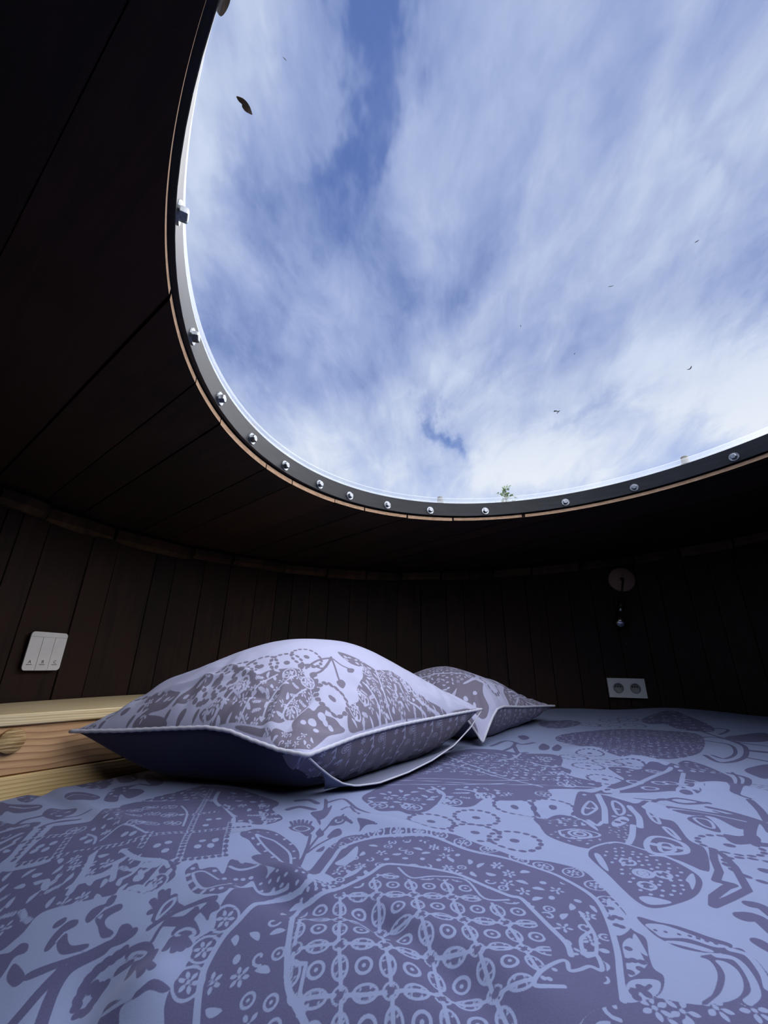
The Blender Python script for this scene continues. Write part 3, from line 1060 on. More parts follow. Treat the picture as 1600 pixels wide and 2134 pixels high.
# TRACE-BEGIN
TRACE = [
('poly',[(0.5628,1.4793),(0.8017,1.6276),(0.9937,1.6276),(1.0744,1.5621),(0.996,1.4167),(0.8961,1.2972),(0.8107,1.2334),(0.7429,1.2026),(0.6931,1.1964),(0.6118,1.1716),(0.5995,1.2353),(0.5787,1.3377)],1,True),
('fill',[(0.5628,1.4793),(0.8017,1.6276),(0.9937,1.6276),(1.0744,1.5621),(0.996,1.4167),(0.8961,1.2972),(0.8107,1.2334),(0.7429,1.2026),(0.6931,1.1964),(0.6118,1.1716),(0.5995,1.2353),(0.5787,1.3377)],0.024,1,['leaf','curl','flower','ring'],-1,1.1),
('poly',[(1.0445,1.8148),(1.176,1.9015),(1.241,1.9064),(1.2212,1.7574),(1.1837,1.6215),(1.1329,1.5816),(1.0775,1.6277),(1.071,1.714),(1.0168,1.7361)],1,True),
('fill',[(1.0445,1.8148),(1.176,1.9015),(1.241,1.9064),(1.2212,1.7574),(1.1837,1.6215),(1.1329,1.5816),(1.0775,1.6277),(1.071,1.714),(1.0168,1.7361)],0.045,2,['leaf','ring','curl'],-1,1.1),
('poly',[(1.1121,1.4849),(1.2407,1.5394),(1.2876,1.5235),(1.1895,1.4147),(1.1073,1.4165)],1,True),
('poly',[(0.8535,1.1023),(0.9642,1.1655),(0.9165,1.0931),(0.8387,1.0241),(0.828,1.0388)],1,True),
('poly',[(0.6151,1.7649),(0.7452,1.824),(0.773,1.7589),(0.6879,1.6596),(0.599,1.6324)],1,True),
('fill',[(0.6151,1.7649),(0.7452,1.824),(0.773,1.7589),(0.6879,1.6596),(0.599,1.6324)],0.03,3,['leaf','flower'],-1,1),
('dring',0.7917,1.726,0.036,1),
('dring',0.9074,1.8025,0.036,1),
('dring',0.9926,1.8258,0.036,1),
('dring',0.8525,1.6997,0.036,1),
('dring',0.9541,1.7123,0.036,1),
('dring',0.5546,1.2328,0.033,1),
('dring',0.4745,1.0728,0.033,1),
('dring',0.4593,0.9682,0.033,1),
('dring',0.4871,1.1766,0.033,1),
('dring',0.5439,1.12,0.033,1),
('dring',0.5979,1.1252,0.033,1),
('line',[(0.9788,1.4705),(1.0796,1.4884),(1.0799,1.384),(1.0039,1.2757),(0.9134,1.1961),(0.8488,1.172),(0.8747,1.2553)],0.012,1,False,True),
('line',[(1.0159,1.4432),(1.0447,1.3876),(0.9824,1.2856),(0.8952,1.2137),(0.8944,1.2555)],0.009,1,False,True),
('line',[(1.1169,1.5855),(1.0916,1.4313),(1.1303,1.3491)],0.009,1,False,True),
('line',[(1.1837,1.6215),(1.2106,1.5916),(1.1348,1.5366)],0.01,1,False,True),
('line',[(1.0354,1.3004),(1.0651,1.277)],0.02,1,False,True),
('line',[(0.9696,1.2299),(0.9893,1.1936)],0.012,1,False,True),
('line',[(0.3153,1.3219),(0.391,1.4253),(0.4168,1.3674),(0.4669,1.4047)],0.012,1,False,True),
('line',[(0.3145,1.2243),(0.3628,1.2917),(0.4097,1.396)],0.011,1,False,True),
('line',[(0.385,1.3327),(0.3609,1.2214),(0.3852,1.2235)],0.012,1,False,True),
('poly',[(0.4528,1.3274),(0.4887,1.3898),(0.4894,1.3423),(0.4668,1.2898),(0.4415,1.275)],1,True),
('poly',[(0.4845,1.3094),(0.5258,1.3744),(0.5152,1.3158),(0.4892,1.2713),(0.4747,1.2718)],1,True),
('poly',[(0.4509,1.5104),(0.4773,1.5184),(0.4795,1.4818),(0.4505,1.4555)],1,True),
('poly',[(0.5169,1.0663),(0.5583,1.0768),(0.5846,1.0662),(0.6368,1.1176),(0.6587,1.1136),(0.6769,1.0996),(0.7716,1.1908),(0.7884,1.1513),(0.7704,1.0605),(0.7501,1.0079),(0.6559,0.8897),(0.6744,0.9455),(0.5866,0.8666),(0.546,0.8524),(0.5286,0.8746),(0.451,0.8848),(0.3827,0.866),(0.4469,0.9273),(0.5003,0.9729),(0.5073,1.0128)],1,True),
('line',[(0.4201,0.8892),(0.4932,0.9288),(0.5783,1.0039),(0.6697,1.0838)],0.01,-1,False,True),
('line',[(0.673,1.0477),(0.5767,0.9109),(0.578,0.8723),(0.6704,0.9548)],0.009,-1,False,True),
('line',[(0.5463,0.8755),(0.6104,0.946)],0.008,-1,False,True),
('fill',[(0.5215,1.0613),(0.5777,1.0613),(0.5782,1.042),(0.5121,0.9939)],0.026,4,['scale'],-1,1),
('fill',[(0.6769,1.0996),(0.7647,1.1809),(0.7811,1.1414),(0.7657,1.0597),(0.7172,1.048),(0.6553,1.0631)],0.024,5,['scale','dot'],-1,1.2),
('ring',0.6145,1.0547,0.016,0.006,-1),
('ring',0.6145,1.0547,0.007,0.004,-1),
('ring',0.5117,0.9545,0.013,0.0055,-1),
('ring',0.5595,0.9502,0.013,0.0055,-1),
('ring',0.5144,0.9089,0.013,0.0055,-1),
('ring',0.637,0.974,0.013,0.0055,-1),
('ring',0.5509,0.8609,0.013,0.0055,-1),
('ring',0.5821,0.9519,0.013,0.0055,-1),
('ring',0.4331,0.8982,0.013,0.0055,-1),
('line',[(0.6436,0.9679),(0.5762,0.8667)],0.006,-1,False,True),
('line',[(0.6563,0.9703),(0.5859,0.8666)],0.006,-1,False,True),
('line',[(0.6691,0.9728),(0.5961,0.8672)],0.006,-1,False,True),
('line',[(0.682,0.9755),(0.6069,0.8685)],0.006,-1,False,True),
('line',[(0.7841,1.0626),(0.7869,1.0133),(0.6664,0.8891),(0.6439,0.8705)],0.012,1,False,True),
('line',[(0.7999,1.0722),(0.7592,1.0028),(0.6473,0.8779)],0.006,1,False,True),
('poly',[(-0.0286,0.8302),(-0.019,0.7879),(0.0006,0.7535),(0.0304,0.7584),(0.0483,0.746),(0.0762,0.7683),(0.1002,0.8072),(0.1259,0.7943),(0.1546,0.7999),(0.1822,0.8326),(0.2051,0.8253),(0.2418,0.8247),(0.2915,0.8369),(0.3106,0.8645),(0.3175,0.8935),(0.3831,0.9003),(0.4317,0.925),(0.4273,0.9537),(0.3984,0.9864),(0.4187,1.0327),(0.4135,1.0713),(0.4487,1.1508),(0.4462,1.2108),(0.3652,1.2103),(0.3106,1.2639),(0.2342,1.2736),(0.1302,1.1693),(0.0625,1.0395),(-0.0001,0.894)],1,True),
('fill',[(-0.0245,0.8305),(0.0082,0.7787),(0.0463,0.7736),(0.0881,0.8057),(0.174,0.8327),(0.2571,0.859),(0.1902,0.9045),(0.0806,0.8949)],0.024,6,['flower','leaf','sprig','leaf','leaf'],-1,1.25),
('fill',[(0.0603,1.004),(0.2131,1.23),(0.3536,1.1931),(0.4311,1.1722),(0.4071,1.0824),(0.3996,1.0125),(0.4187,0.9268),(0.2995,0.9598),(0.1618,1.0033)],0.024,7,['flower','leaf','sprig','curl','leaf'],-1,1.25),
('line',[(0.009,0.9073),(0.1284,0.9152),(0.2534,0.9348)],0.0045,-1,False,True),
('line',[(0.0282,0.9436),(0.2228,0.9252),(0.4129,0.9152)],0.0045,-1,False,True),
('line',[(0.133,1.1433),(0.2309,1.0059),(0.3094,0.908)],0.0045,-1,False,True),
('line',[(0.0768,0.9571),(0.1877,0.9576),(0.2982,0.956)],0.0045,-1,False,True),
('line',[(0.1709,1.2016),(0.217,1.0713),(0.2594,0.9898)],0.0045,-1,False,True),
('rosette',-0.0026,0.7821,0.016,-1),
('rosette',0.053,0.7825,0.016,-1),
('rosette',0.1236,0.8182,0.016,-1),
('rosette',0.1864,0.85,0.016,-1),
('rosette',0.297,0.8627,0.016,-1),
('rosette',0.3812,1.0053,0.016,-1),
('rosette',0.4083,1.1595,0.016,-1),
('rosette',0.3632,0.9274,0.016,-1),
('line',[(0.1002,0.8072),(0.1153,0.8559),(0.0987,0.8964)],0.006,-1,False,True),
('line',[(0.1822,0.8326),(0.1742,0.8722),(0.1506,0.886)],0.006,-1,False,True),
('line',[(0.3652,1.2103),(0.3302,1.1565),(0.2881,1.1326)],0.006,-1,False,True),
('line',[(0.4135,1.0713),(0.3821,1.0751),(0.3612,1.1095)],0.006,-1,False,True),
('dring',0.181,0.6612,0.033,1),
('dring',0.2864,0.7993,0.033,1),
('dring',0.2239,0.8021,0.033,1),
('dring',0.1492,0.7499,0.033,1),
('dring',0.0768,0.7199,0.033,1),
('dring',0.134,0.6857,0.033,1),
('dring',0.4352,0.5688,0.036,1),
('dring',0.4552,0.6454,0.034,1),
('dring',0.7529,0.9422,0.03,1),
('poly',[(0.3623,0.8757),(0.3863,0.8671),(0.4087,0.8291),(0.4303,0.7944),(0.4302,0.7479),(0.4405,0.7301),(0.4157,0.6646),(0.4148,0.6352),(0.3854,0.5863),(0.3653,0.5624),(0.3587,0.577),(0.3511,0.5944),(0.3301,0.6082),(0.3091,0.6178),(0.2937,0.6339),(0.3038,0.6789),(0.3142,0.7139),(0.3092,0.7682),(0.3132,0.7831)],1,True),
('poly',[(0.2385,0.7522),(0.2771,0.7819),(0.3053,0.7665),(0.3074,0.7106),(0.3142,0.6596),(0.3076,0.6426),(0.269,0.6303),(0.2453,0.6497),(0.2318,0.6762),(0.2324,0.7013),(0.2352,0.7198)],1,True),
('poly',[(0.2577,0.6182),(0.273,0.6368),(0.3116,0.6527),(0.3305,0.6283),(0.3482,0.6022),(0.3537,0.5756),(0.3522,0.5528),(0.3379,0.5324),(0.3148,0.5137),(0.2799,0.4991),(0.2627,0.4975),(0.2545,0.5095),(0.2544,0.5335),(0.2561,0.5672),(0.2552,0.6004)],-1,True),
('poly',[(0.2572,0.6145),(0.2722,0.6326),(0.3102,0.6476),(0.3291,0.6239),(0.3441,0.5984),(0.3499,0.5724),(0.3486,0.55),(0.3346,0.5299),(0.3117,0.5113),(0.2771,0.4968),(0.2599,0.4951),(0.254,0.5069),(0.2539,0.5306),(0.2556,0.5641),(0.2548,0.597)],1,True),
('fill',[(0.2795,0.6216),(0.3066,0.6328),(0.323,0.6135),(0.3382,0.5894),(0.3382,0.5611),(0.3183,0.5303),(0.299,0.5147),(0.2766,0.514),(0.2673,0.5297),(0.266,0.5592),(0.2697,0.5909)],0.0105,8,['scale'],-1,1),
('dot',0.2942,0.5633,0.0135,1),
('ring',0.2942,0.5633,0.009,0.0045,-1),
('ring',0.2942,0.5633,0.004,0.003,-1),
('dot',0.2942,0.5633,0.002,-1),
('ring',0.2923,0.5905,0.008,0.003,-1),
('ring',0.3133,0.5587,0.008,0.003,-1),
('ring',0.2825,0.5374,0.008,0.003,-1),
('poly',[(0.2651,0.6159),(0.2709,0.6129),(0.2657,0.5872),(0.2595,0.5716),(0.2583,0.5881)],-1,True),
('poly',[(0.3301,0.5469),(0.3474,0.5609),(0.3382,0.5432),(0.3229,0.5269),(0.3288,0.54)],-1,True),
('poly',[(0.2603,0.5148),(0.2727,0.5158),(0.2869,0.5041),(0.2635,0.5008)],-1,True),
('line',[(0.3286,0.6058),(0.3456,0.6007),(0.3556,0.5724),(0.3655,0.5627)],0.004,-1,False,True),
('line',[(0.3886,0.8546),(0.3712,0.8),(0.3361,0.7286)],0.009,-1,False,True),
('line',[(0.4141,0.8018),(0.4019,0.7561),(0.3778,0.7109)],0.009,-1,False,True),
('line',[(0.3714,0.7178),(0.3457,0.6751),(0.3245,0.6458)],0.008,-1,False,True),
('line',[(0.3173,0.7429),(0.3187,0.7177),(0.3341,0.7325)],0.006,-1,False,True),
('line',[(0.3265,0.7803),(0.3631,0.8327),(0.356,0.7931),(0.3285,0.7664)],0.0045,-1,True,True),
('line',[(0.3969,0.8227),(0.4052,0.8075),(0.3891,0.7733),(0.3738,0.7634)],0.0045,-1,True,True),
('line',[(0.4313,0.7813),(0.4328,0.7654),(0.4153,0.7244),(0.4141,0.7397)],0.0045,-1,True,True),
('line',[(0.4115,0.7105),(0.4152,0.7003),(0.4033,0.6641),(0.4043,0.684)],0.0045,-1,True,True),
('dot',0.3673,0.8611,0.004,-1),
('dot',0.3406,0.7915,0.004,-1),
('dot',0.3498,0.7924,0.004,-1),
('dot',0.3893,0.7923,0.004,-1),
('dot',0.3636,0.7549,0.004,-1),
('dot',0.3901,0.76,0.004,-1),
('dot',0.4246,0.7566,0.004,-1),
('line',[(0.3484,0.6466),(0.3725,0.6729),(0.3904,0.6703),(0.3964,0.647),(0.3792,0.6167),(0.3514,0.6096),(0.335,0.615)],0.007,-1,True,True),
('line',[(0.3667,0.6479),(0.3791,0.6455),(0.3683,0.6219),(0.3502,0.618)],0.005,-1,True,True),
('dot',0.3559,0.6437,0.006,-1),
('dot',0.3821,0.6324,0.006,-1),
('dot',0.3652,0.6311,0.006,-1),
('poly',[(0.3487,0.7321),(0.3763,0.7551),(0.3785,0.7395),(0.3556,0.7177),(0.3405,0.7141)],-1,True),
('dot',0.356,0.7305,0.005,1),
('dot',0.3682,0.7357,0.005,1),
('fill',[(0.3256,0.7106),(0.3661,0.7178),(0.3312,0.66),(0.3205,0.6669)],0.011,9,['dot'],-1,1.3),
('fill',[(0.2586,0.7794),(0.3038,0.7632),(0.3056,0.7179),(0.2534,0.7192)],0.012,10,['dot','scale'],-1,1.4),
('ring',0.278,0.6832,0.014,0.004,-1),
('ring',0.278,0.6832,0.007,0.004,-1),
('line',[(0.255,0.6971),(0.2809,0.7038),(0.302,0.6888),(0.2997,0.674),(0.2659,0.6643),(0.2512,0.6754),(0.255,0.6971)],0.0035,-1,False,True),
('fill',[(0.2399,0.6975),(0.3022,0.6596),(0.3047,0.6459),(0.2698,0.6417),(0.2412,0.669)],0.014,11,['leaf','dot'],-1,1),
('poly',[(0.4657,0.7882),(0.5028,0.7924),(0.5327,0.7736),(0.5747,0.7553),(0.5451,0.7102),(0.5107,0.6971),(0.5124,0.7464),(0.4796,0.7587)],1,True),
('poly',[(0.4702,0.7456),(0.5014,0.7501),(0.4906,0.7127),(0.4758,0.6872),(0.4644,0.7076)],1,True),
('poly',[(0.4748,0.6811),(0.4914,0.6739),(0.5147,0.6779),(0.5052,0.6559),(0.4663,0.6494)],1,True),
('line',[(0.4687,0.7798),(0.5146,0.7683),(0.5457,0.7267)],0.005,-1,False,True),
('line',[(0.4805,0.7445),(0.4947,0.7339),(0.4792,0.703),(0.4719,0.7141)],0.004,-1,True,True),
('line',[(0.4121,0.8138),(0.4358,0.802),(0.491,0.843),(0.5161,0.8202),(0.5614,0.8232)],0.008,1,False,True),
('line',[(0.4518,0.8518),(0.4884,0.8391),(0.5223,0.8421),(0.5614,0.8192)],0.006,1,False,True),
('line',[(0.5452,0.8019),(0.5623,0.7747),(0.5688,0.7288),(0.5436,0.6822)],0.012,1,False,True),
('line',[(0.6501,0.8449),(0.6183,0.7865),(0.5807,0.7302)],0.012,1,False,True),
('line',[(0.5402,0.7836),(0.5532,0.7459),(0.5641,0.711)],0.006,1,False,True),
('line',[(0.5572,0.7276),(0.51,0.6782),(0.4961,0.651),(0.505,0.645)],0.014,1,False,True),
('line',[(0.6481,0.8646),(0.6585,0.8548)],0.008,1,False,True),
('line',[(0.422,0.63),(0.4214,0.6131),(0.4079,0.5783),(0.38,0.527),(0.3501,0.5114),(0.3224,0.498),(0.3348,0.5142),(0.3611,0.5314),(0.3731,0.5364),(0.3609,0.5447),(0.3802,0.5648),(0.3981,0.5957)],0.0085,1,True,False),
('poly',[(0.2383,0.4801),(0.2515,0.4715),(0.2653,0.465),(0.2822,0.45),(0.2939,0.4398),(0.273,0.4288),(0.2491,0.433),(0.2383,0.446),(0.2362,0.4611)],1,True),
('poly',[(0.2386,0.4677),(0.252,0.4675),(0.2619,0.46),(0.2769,0.4448),(0.2889,0.4378),(0.2763,0.4367),(0.2615,0.4469),(0.2422,0.4477),(0.2389,0.4561)],-1,True),
('poly',[(0.2392,0.443),(0.2555,0.4423),(0.2717,0.4324),(0.2659,0.43),(0.2516,0.4367)],-1,True),
('dot',0.2419,0.4586,0.0018,1),
('dot',0.2491,0.4561,0.0018,1),
('dot',0.2584,0.4526,0.0018,1),
('dot',0.2662,0.4505,0.0018,1),
('dot',0.271,0.4473,0.0018,1),
('dot',0.2757,0.4441,0.0018,1),
('dot',0.2811,0.4412,0.0018,1),
('poly',[(0.2558,0.4246),(0.273,0.4288),(0.2956,0.4368),(0.2975,0.4261),(0.2889,0.4044),(0.267,0.3759),(0.2484,0.3753),(0.2225,0.3768),(0.2361,0.3856),(0.2509,0.4001),(0.2578,0.4108),(0.2597,0.42)],1,True),
('poly',[(0.2645,0.4203),(0.2718,0.4189),(0.2737,0.4101),(0.2668,0.3964),(0.254,0.3847),(0.2373,0.3783),(0.2252,0.376),(0.2434,0.3874),(0.2581,0.4022),(0.2633,0.4129)],-1,True),
('line',[(0.2697,0.4263),(0.2819,0.4232),(0.2802,0.4088),(0.2696,0.3892),(0.256,0.3802)],0.0055,-1,False,True),
('line',[(0.2938,0.4347),(0.2972,0.4243),(0.2916,0.4046)],0.004,1,False,True),
('line',[(0.2867,0.4342),(0.2964,0.428),(0.2907,0.4079),(0.2811,0.3929)],0.005,-1,False,True),
('line',[(0.3601,0.5016),(0.3681,0.4977),(0.3667,0.4821)],0.012,1,False,True),
('line',[(0.3364,0.4809),(0.3485,0.4789),(0.3454,0.4554)],0.015,1,False,True),
('line',[(0.32,0.4444),(0.3211,0.4394),(0.3247,0.4298)],0.013,1,False,True),
('poly',[(0.156,0.3832),(0.1685,0.3763),(0.1813,0.3785),(0.1951,0.3802),(0.2081,0.3774),(0.2232,0.3762),(0.2469,0.3802),(0.2544,0.3757),(0.2682,0.3735),(0.2275,0.3243),(0.1189,0.3334)],1,True),
('fill',[(0.156,0.3832),(0.1685,0.3763),(0.1813,0.3785),(0.1951,0.3802),(0.2081,0.3774),(0.2232,0.3762),(0.2469,0.3802),(0.2544,0.3757),(0.2682,0.3735),(0.2275,0.3243),(0.1189,0.3334)],0.024,12,['flower','curl','rosette','leaf'],-1,1.25),
('poly',[(-0.125,0.3541),(-0.1512,0.4025),(-0.1591,0.415),(-0.1601,0.4244),(-0.1571,0.437),(-0.1577,0.4534),(-0.16,0.467),(-0.1484,0.4759),(-0.1504,0.4871),(-0.1483,0.5009),(-0.1414,0.5236),(-0.1253,0.5381),(-0.0944,0.5338),(-0.0794,0.5653),(-0.0705,0.5976),(-0.0607,0.6371),(-0.0379,0.6647),(0.0009,0.6761),(0.0407,0.675),(0.0739,0.6755),(0.107,0.6759),(0.1405,0.637),(0.1718,0.609),(0.1976,0.6078),(0.2173,0.5984),(0.2369,0.5786),(0.2393,0.5448),(0.2386,0.5191),(0.2353,0.4872),(0.2262,0.4635),(0.2303,0.4491),(0.2194,0.4268),(0.2133,0.4109),(0.2153,0.4021),(0.205,0.3879),(0.1927,0.3806),(0.1784,0.3779),(0.1444,0.3696),(0.1188,0.3504),(0.0955,0.3196)],-1,True),
('poly',[(-0.1231,0.3534),(-0.1489,0.4017),(-0.1568,0.4146),(-0.1578,0.424),(-0.1549,0.4364),(-0.1552,0.4522),(-0.1574,0.4656),(-0.146,0.4746),(-0.1481,0.4861),(-0.146,0.5),(-0.1387,0.5207),(-0.1232,0.5363),(-0.0928,0.5324),(-0.0774,0.5593),(-0.0691,0.594),(-0.0594,0.6327),(-0.0371,0.6605),(0.001,0.6738),(0.0401,0.6724),(0.0725,0.6706),(0.1047,0.6696),(0.1376,0.6314),(0.1679,0.6027),(0.1939,0.6037),(0.2134,0.595),(0.2328,0.5755),(0.235,0.5418),(0.2344,0.5164),(0.2312,0.4848),(0.2224,0.4613),(0.2265,0.4471),(0.2158,0.425),(0.2098,0.4092),(0.2118,0.4005),(0.2017,0.3866),(0.1897,0.3794),(0.1757,0.3767),(0.1423,0.3687),(0.1172,0.35),(0.0943,0.3194)],1,True),
('line',[(-0.1056,0.3507),(-0.1239,0.3938),(-0.1287,0.4058),(-0.1345,0.421),(-0.1383,0.4362),(-0.1378,0.4498),(-0.1339,0.4668),(-0.1252,0.4817),(-0.1079,0.5183),(-0.0723,0.528),(-0.0544,0.5889),(-0.044,0.6298),(-0.0115,0.6577),(0.0343,0.6608),(0.0802,0.6555),(0.1365,0.6049),(0.1876,0.5771),(0.2049,0.5549),(0.2164,0.518),(0.2106,0.4803),(0.1946,0.433),(0.1808,0.4027),(0.1694,0.3778)],0.005,-1,False,True),
('scallop',[(-0.139,0.4056),(-0.1461,0.422),(-0.1469,0.4363),(-0.1474,0.4544),(-0.1436,0.4643),(-0.1385,0.4823)],0.026,0.0115,False),
('scallop',[(-0.0558,0.6012),(-0.0469,0.6417),(-0.0119,0.6684),(0.0366,0.6669),(0.0816,0.6657),(0.1286,0.632),(0.1764,0.5938),(0.2102,0.5805),(0.2292,0.5564),(0.2283,0.5166),(0.2202,0.4768)],0.0265,0.0108,False),
('poly',[(0.2265,0.5114),(0.2313,0.5046),(0.2292,0.4803),(0.2215,0.4613),(0.2045,0.4515),(0.2154,0.4835)],-1,True),
('poly',[(0.2201,0.4537),(0.2202,0.4465),(0.2151,0.4264),(0.2125,0.4243),(0.2107,0.4373)],-1,True),
('poly',[(0.203,0.4396),(0.2146,0.4465),(0.2088,0.4202),(0.2066,0.4124),(0.1864,0.3993),(0.1943,0.4203)],-1,True),
('poly',[(0.1822,0.3942),(0.1977,0.3977),(0.2055,0.3946),(0.1941,0.3822),(0.1708,0.3763)],-1,True),
('dot',0.2224,0.4954,0.0032,1),
('dot',0.2185,0.4805,0.0032,1),
('dot',0.2215,0.4776,0.0032,1),
('dot',0.2132,0.4778,0.0032,1),
('dot',0.2126,0.4668,0.0032,1),
('dot',0.2156,0.4641,0.0032,1),
('dot',0.204,0.4329,0.0032,1),
('dot',0.1997,0.4182,0.0032,1),
('dot',0.1945,0.4182,0.0032,1),
('dot',0.1992,0.4085,0.0032,1),
('dot',0.1895,0.4047,0.0032,1),
('dot',0.2051,0.4162,0.0032,1),
('dot',0.1804,0.3848,0.0032,1),
('dot',0.1879,0.3894,0.0032,1),
('dot',0.189,0.3835,0.0032,1),
('dot',0.1802,0.3805,0.0032,1),
('line',[(0.181,0.3878),(0.1873,0.3864),(0.1961,0.3912)],0.003,1,False,True),
('fill',[(-0.1036,0.3662),(-0.1229,0.4049),(-0.1317,0.4332),(-0.1277,0.4601),(-0.1146,0.4758),(-0.0883,0.5163),(-0.055,0.5492),(-0.0387,0.6023),(-0.005,0.6445),(0.0338,0.6522),(0.0788,0.6452),(0.1335,0.5931),(0.1829,0.5643),(0.2002,0.5437),(0.2086,0.5076),(0.2031,0.4732),(0.1897,0.4312),(0.1729,0.3927),(0.1375,0.3792),(0.1136,0.3622),(0.0878,0.3358)],0.0195,13,['flower','leaf','dot','flower','leaf','curl','ring'],-1,1.2),
('poly',[(-0.0233,0.339),(-0.0409,0.3751),(-0.0468,0.3893),(-0.0625,0.4118),(-0.0692,0.4309),(-0.0732,0.457),(-0.075,0.5019),(-0.0611,0.5131),(-0.042,0.5239),(-0.0119,0.5535),(0.0054,0.5787),(0.0202,0.5817),(0.05,0.5758),(0.0867,0.5615),(0.1098,0.5355),(0.1319,0.5189),(0.1418,0.5119),(0.1465,0.4912),(0.1519,0.464),(0.1564,0.4397),(0.1538,0.4227),(0.1695,0.4255),(0.1757,0.4136),(0.1586,0.3881),(0.1294,0.3757),(0.1059,0.3666),(0.0773,0.3221)],1,True),
('line',[(-0.0233,0.339),(-0.0417,0.3794),(-0.0485,0.391),(-0.0644,0.4122),(-0.0707,0.4312),(-0.0749,0.4573),(-0.0772,0.504),(-0.0627,0.5142),(-0.0401,0.5294),(-0.0124,0.5557),(0.0054,0.5812),(0.0203,0.5843),(0.0502,0.5783),(0.0871,0.5639),(0.1107,0.5397),(0.1319,0.5189),(0.1424,0.5138),(0.1471,0.4929),(0.1524,0.4654),(0.157,0.441),(0.1541,0.4252)],0.0048,-1,False,True),
('line',[(0.0233,0.5756),(0.0364,0.5515),(0.0612,0.556),(0.0941,0.5505),(0.1057,0.5119),(0.1295,0.5105)],0.0028,-1,False,True),
('line',[(-0.0693,0.4335),(-0.0556,0.4302),(-0.0563,0.4105),(-0.051,0.3972)],0.003,-1,False,False),
('line',[(0.1902,0.4899),(0.187,0.4569),(0.1805,0.4378),(0.1735,0.4248)],0.003,-1,False,True),
('line',[(0.1861,0.4582),(0.1724,0.4474),(0.1655,0.4293),(0.167,0.4239),(0.1741,0.4248),(0.172,0.4125),(0.1685,0.4068),(0.1626,0.4117),(0.1532,0.4079),(0.1451,0.4067),(0.1475,0.4168),(0.1437,0.4187),(0.1318,0.4113),(0.1175,0.3974),(0.1137,0.3889),(0.1339,0.3888)],0.0034,-1,False,True),
('poly',[(0.1657,0.4282),(0.1749,0.429),(0.1723,0.4237),(0.1648,0.4218)],-1,True),
('dot',0.1216,0.3954,0.0022,-1),
('dot',0.1257,0.3951,0.0022,-1),
('dot',0.1338,0.4065,0.0022,-1),
('lattice',[(-0.0409,0.3751),(-0.0461,0.3892),(-0.0611,0.4116),(-0.0676,0.4306),(-0.0715,0.4567),(-0.0713,0.4963),(-0.0583,0.5106),(-0.0393,0.5216),(-0.0085,0.5462),(0.0069,0.568),(0.0325,0.5481),(0.0612,0.5514),(0.091,0.5447),(0.1049,0.5064),(0.1377,0.5064),(0.1422,0.4854),(0.1424,0.4554),(0.1391,0.4256),(0.1166,0.3987),(0.1114,0.3872),(0.0986,0.3826),(0.0806,0.3571)],((-0.0379,0.52),(0.0373,-0.0025),(0.0039,-0.039),7,8),0.003),
('poly',[(-0.1323,0.5446),(-0.1117,0.548),(-0.0921,0.575),(-0.0794,0.5575),(-0.0751,0.5313),(-0.0904,0.5292),(-0.1139,0.5262),(-0.1242,0.5303)],1,True),
('fill',[(-0.1323,0.5446),(-0.1117,0.548),(-0.0921,0.575),(-0.0601,0.5425),(-0.0268,0.5415),(-0.0591,0.5134),(-0.0877,0.5197),(-0.1139,0.5262)],0.0085,14,['dot'],-1,1.5),
('line',[(-0.132,0.5407),(-0.1215,0.5273),(-0.1072,0.5275),(-0.0919,0.5286)],0.003,-1,False,True),
('poly',[(-0.0741,0.5355),(-0.0625,0.5608),(-0.0456,0.5465),(-0.0629,0.5354)],-1,True),
('poly',[(-0.0497,0.584),(-0.0392,0.6024),(-0.0263,0.6342),(-0.0264,0.5984),(-0.0393,0.5801)],-1,True),
('poly',[(-0.0384,0.5487),(-0.0302,0.5639),(-0.0172,0.5763),(-0.0242,0.5599)],-1,True),
('poly',[(-0.1744,0.626),(-0.1706,0.6644),(-0.1527,0.6679),(-0.1306,0.6534),(-0.1103,0.634),(-0.0967,0.6114),(-0.0917,0.5853),(-0.0919,0.5414),(-0.1052,0.5509),(-0.1235,0.5813),(-0.144,0.6042),(-0.1596,0.6192)],1,True),
('line',[(-0.1556,0.6329),(-0.1461,0.6333),(-0.1295,0.6306),(-0.1095,0.6098),(-0.1012,0.5884),(-0.0996,0.5667),(-0.1206,0.5945),(-0.1402,0.617)],0.0032,-1,True,True),
('dot',-0.1651,0.6357,0.0022,-1),
('dot',-0.1561,0.6444,0.0022,-1),
('dot',-0.1448,0.6499,0.0022,-1),
('dot',-0.1329,0.6485,0.0022,-1),
('dot',-0.1206,0.64,0.0022,-1),
('dot',-0.1103,0.6289,0.0022,-1),
('dot',-0.1023,0.6107,0.0022,-1),
('dot',-0.0981,0.5933,0.0022,-1),
('dot',-0.1571,0.6248,0.0022,-1),
('dot',-0.1481,0.6178,0.0022,-1),
('dot',-0.136,0.6058,0.0022,-1),
('dot',-0.1239,0.5913,0.0022,-1),
('dot',-0.1126,0.5822,0.0022,-1),
('poly',[(-0.1669,0.5736),(-0.1493,0.5741),(-0.1268,0.5629),(-0.1181,0.5457),(-0.1333,0.542),(-0.1461,0.5125)],1,True),
('fill',[(-0.1669,0.5736),(-0.1493,0.5741),(-0.1268,0.5629),(-0.1181,0.5457),(-0.1333,0.542),(-0.1461,0.5125)],0.015,15,['leaf','dot'],-1,1),
('poly',[(-0.1474,0.5876),(-0.1356,0.5967),(-0.1139,0.5736),(-0.102,0.5453),(-0.1246,0.5618)],1,True),
('poly',[(-0.1249,0.687),(-0.1137,0.6923),(-0.1045,0.7025),(-0.0887,0.6885),(-0.0909,0.672),(-0.0943,0.6572),(-0.1057,0.669),(-0.1174,0.6742)],1,True),
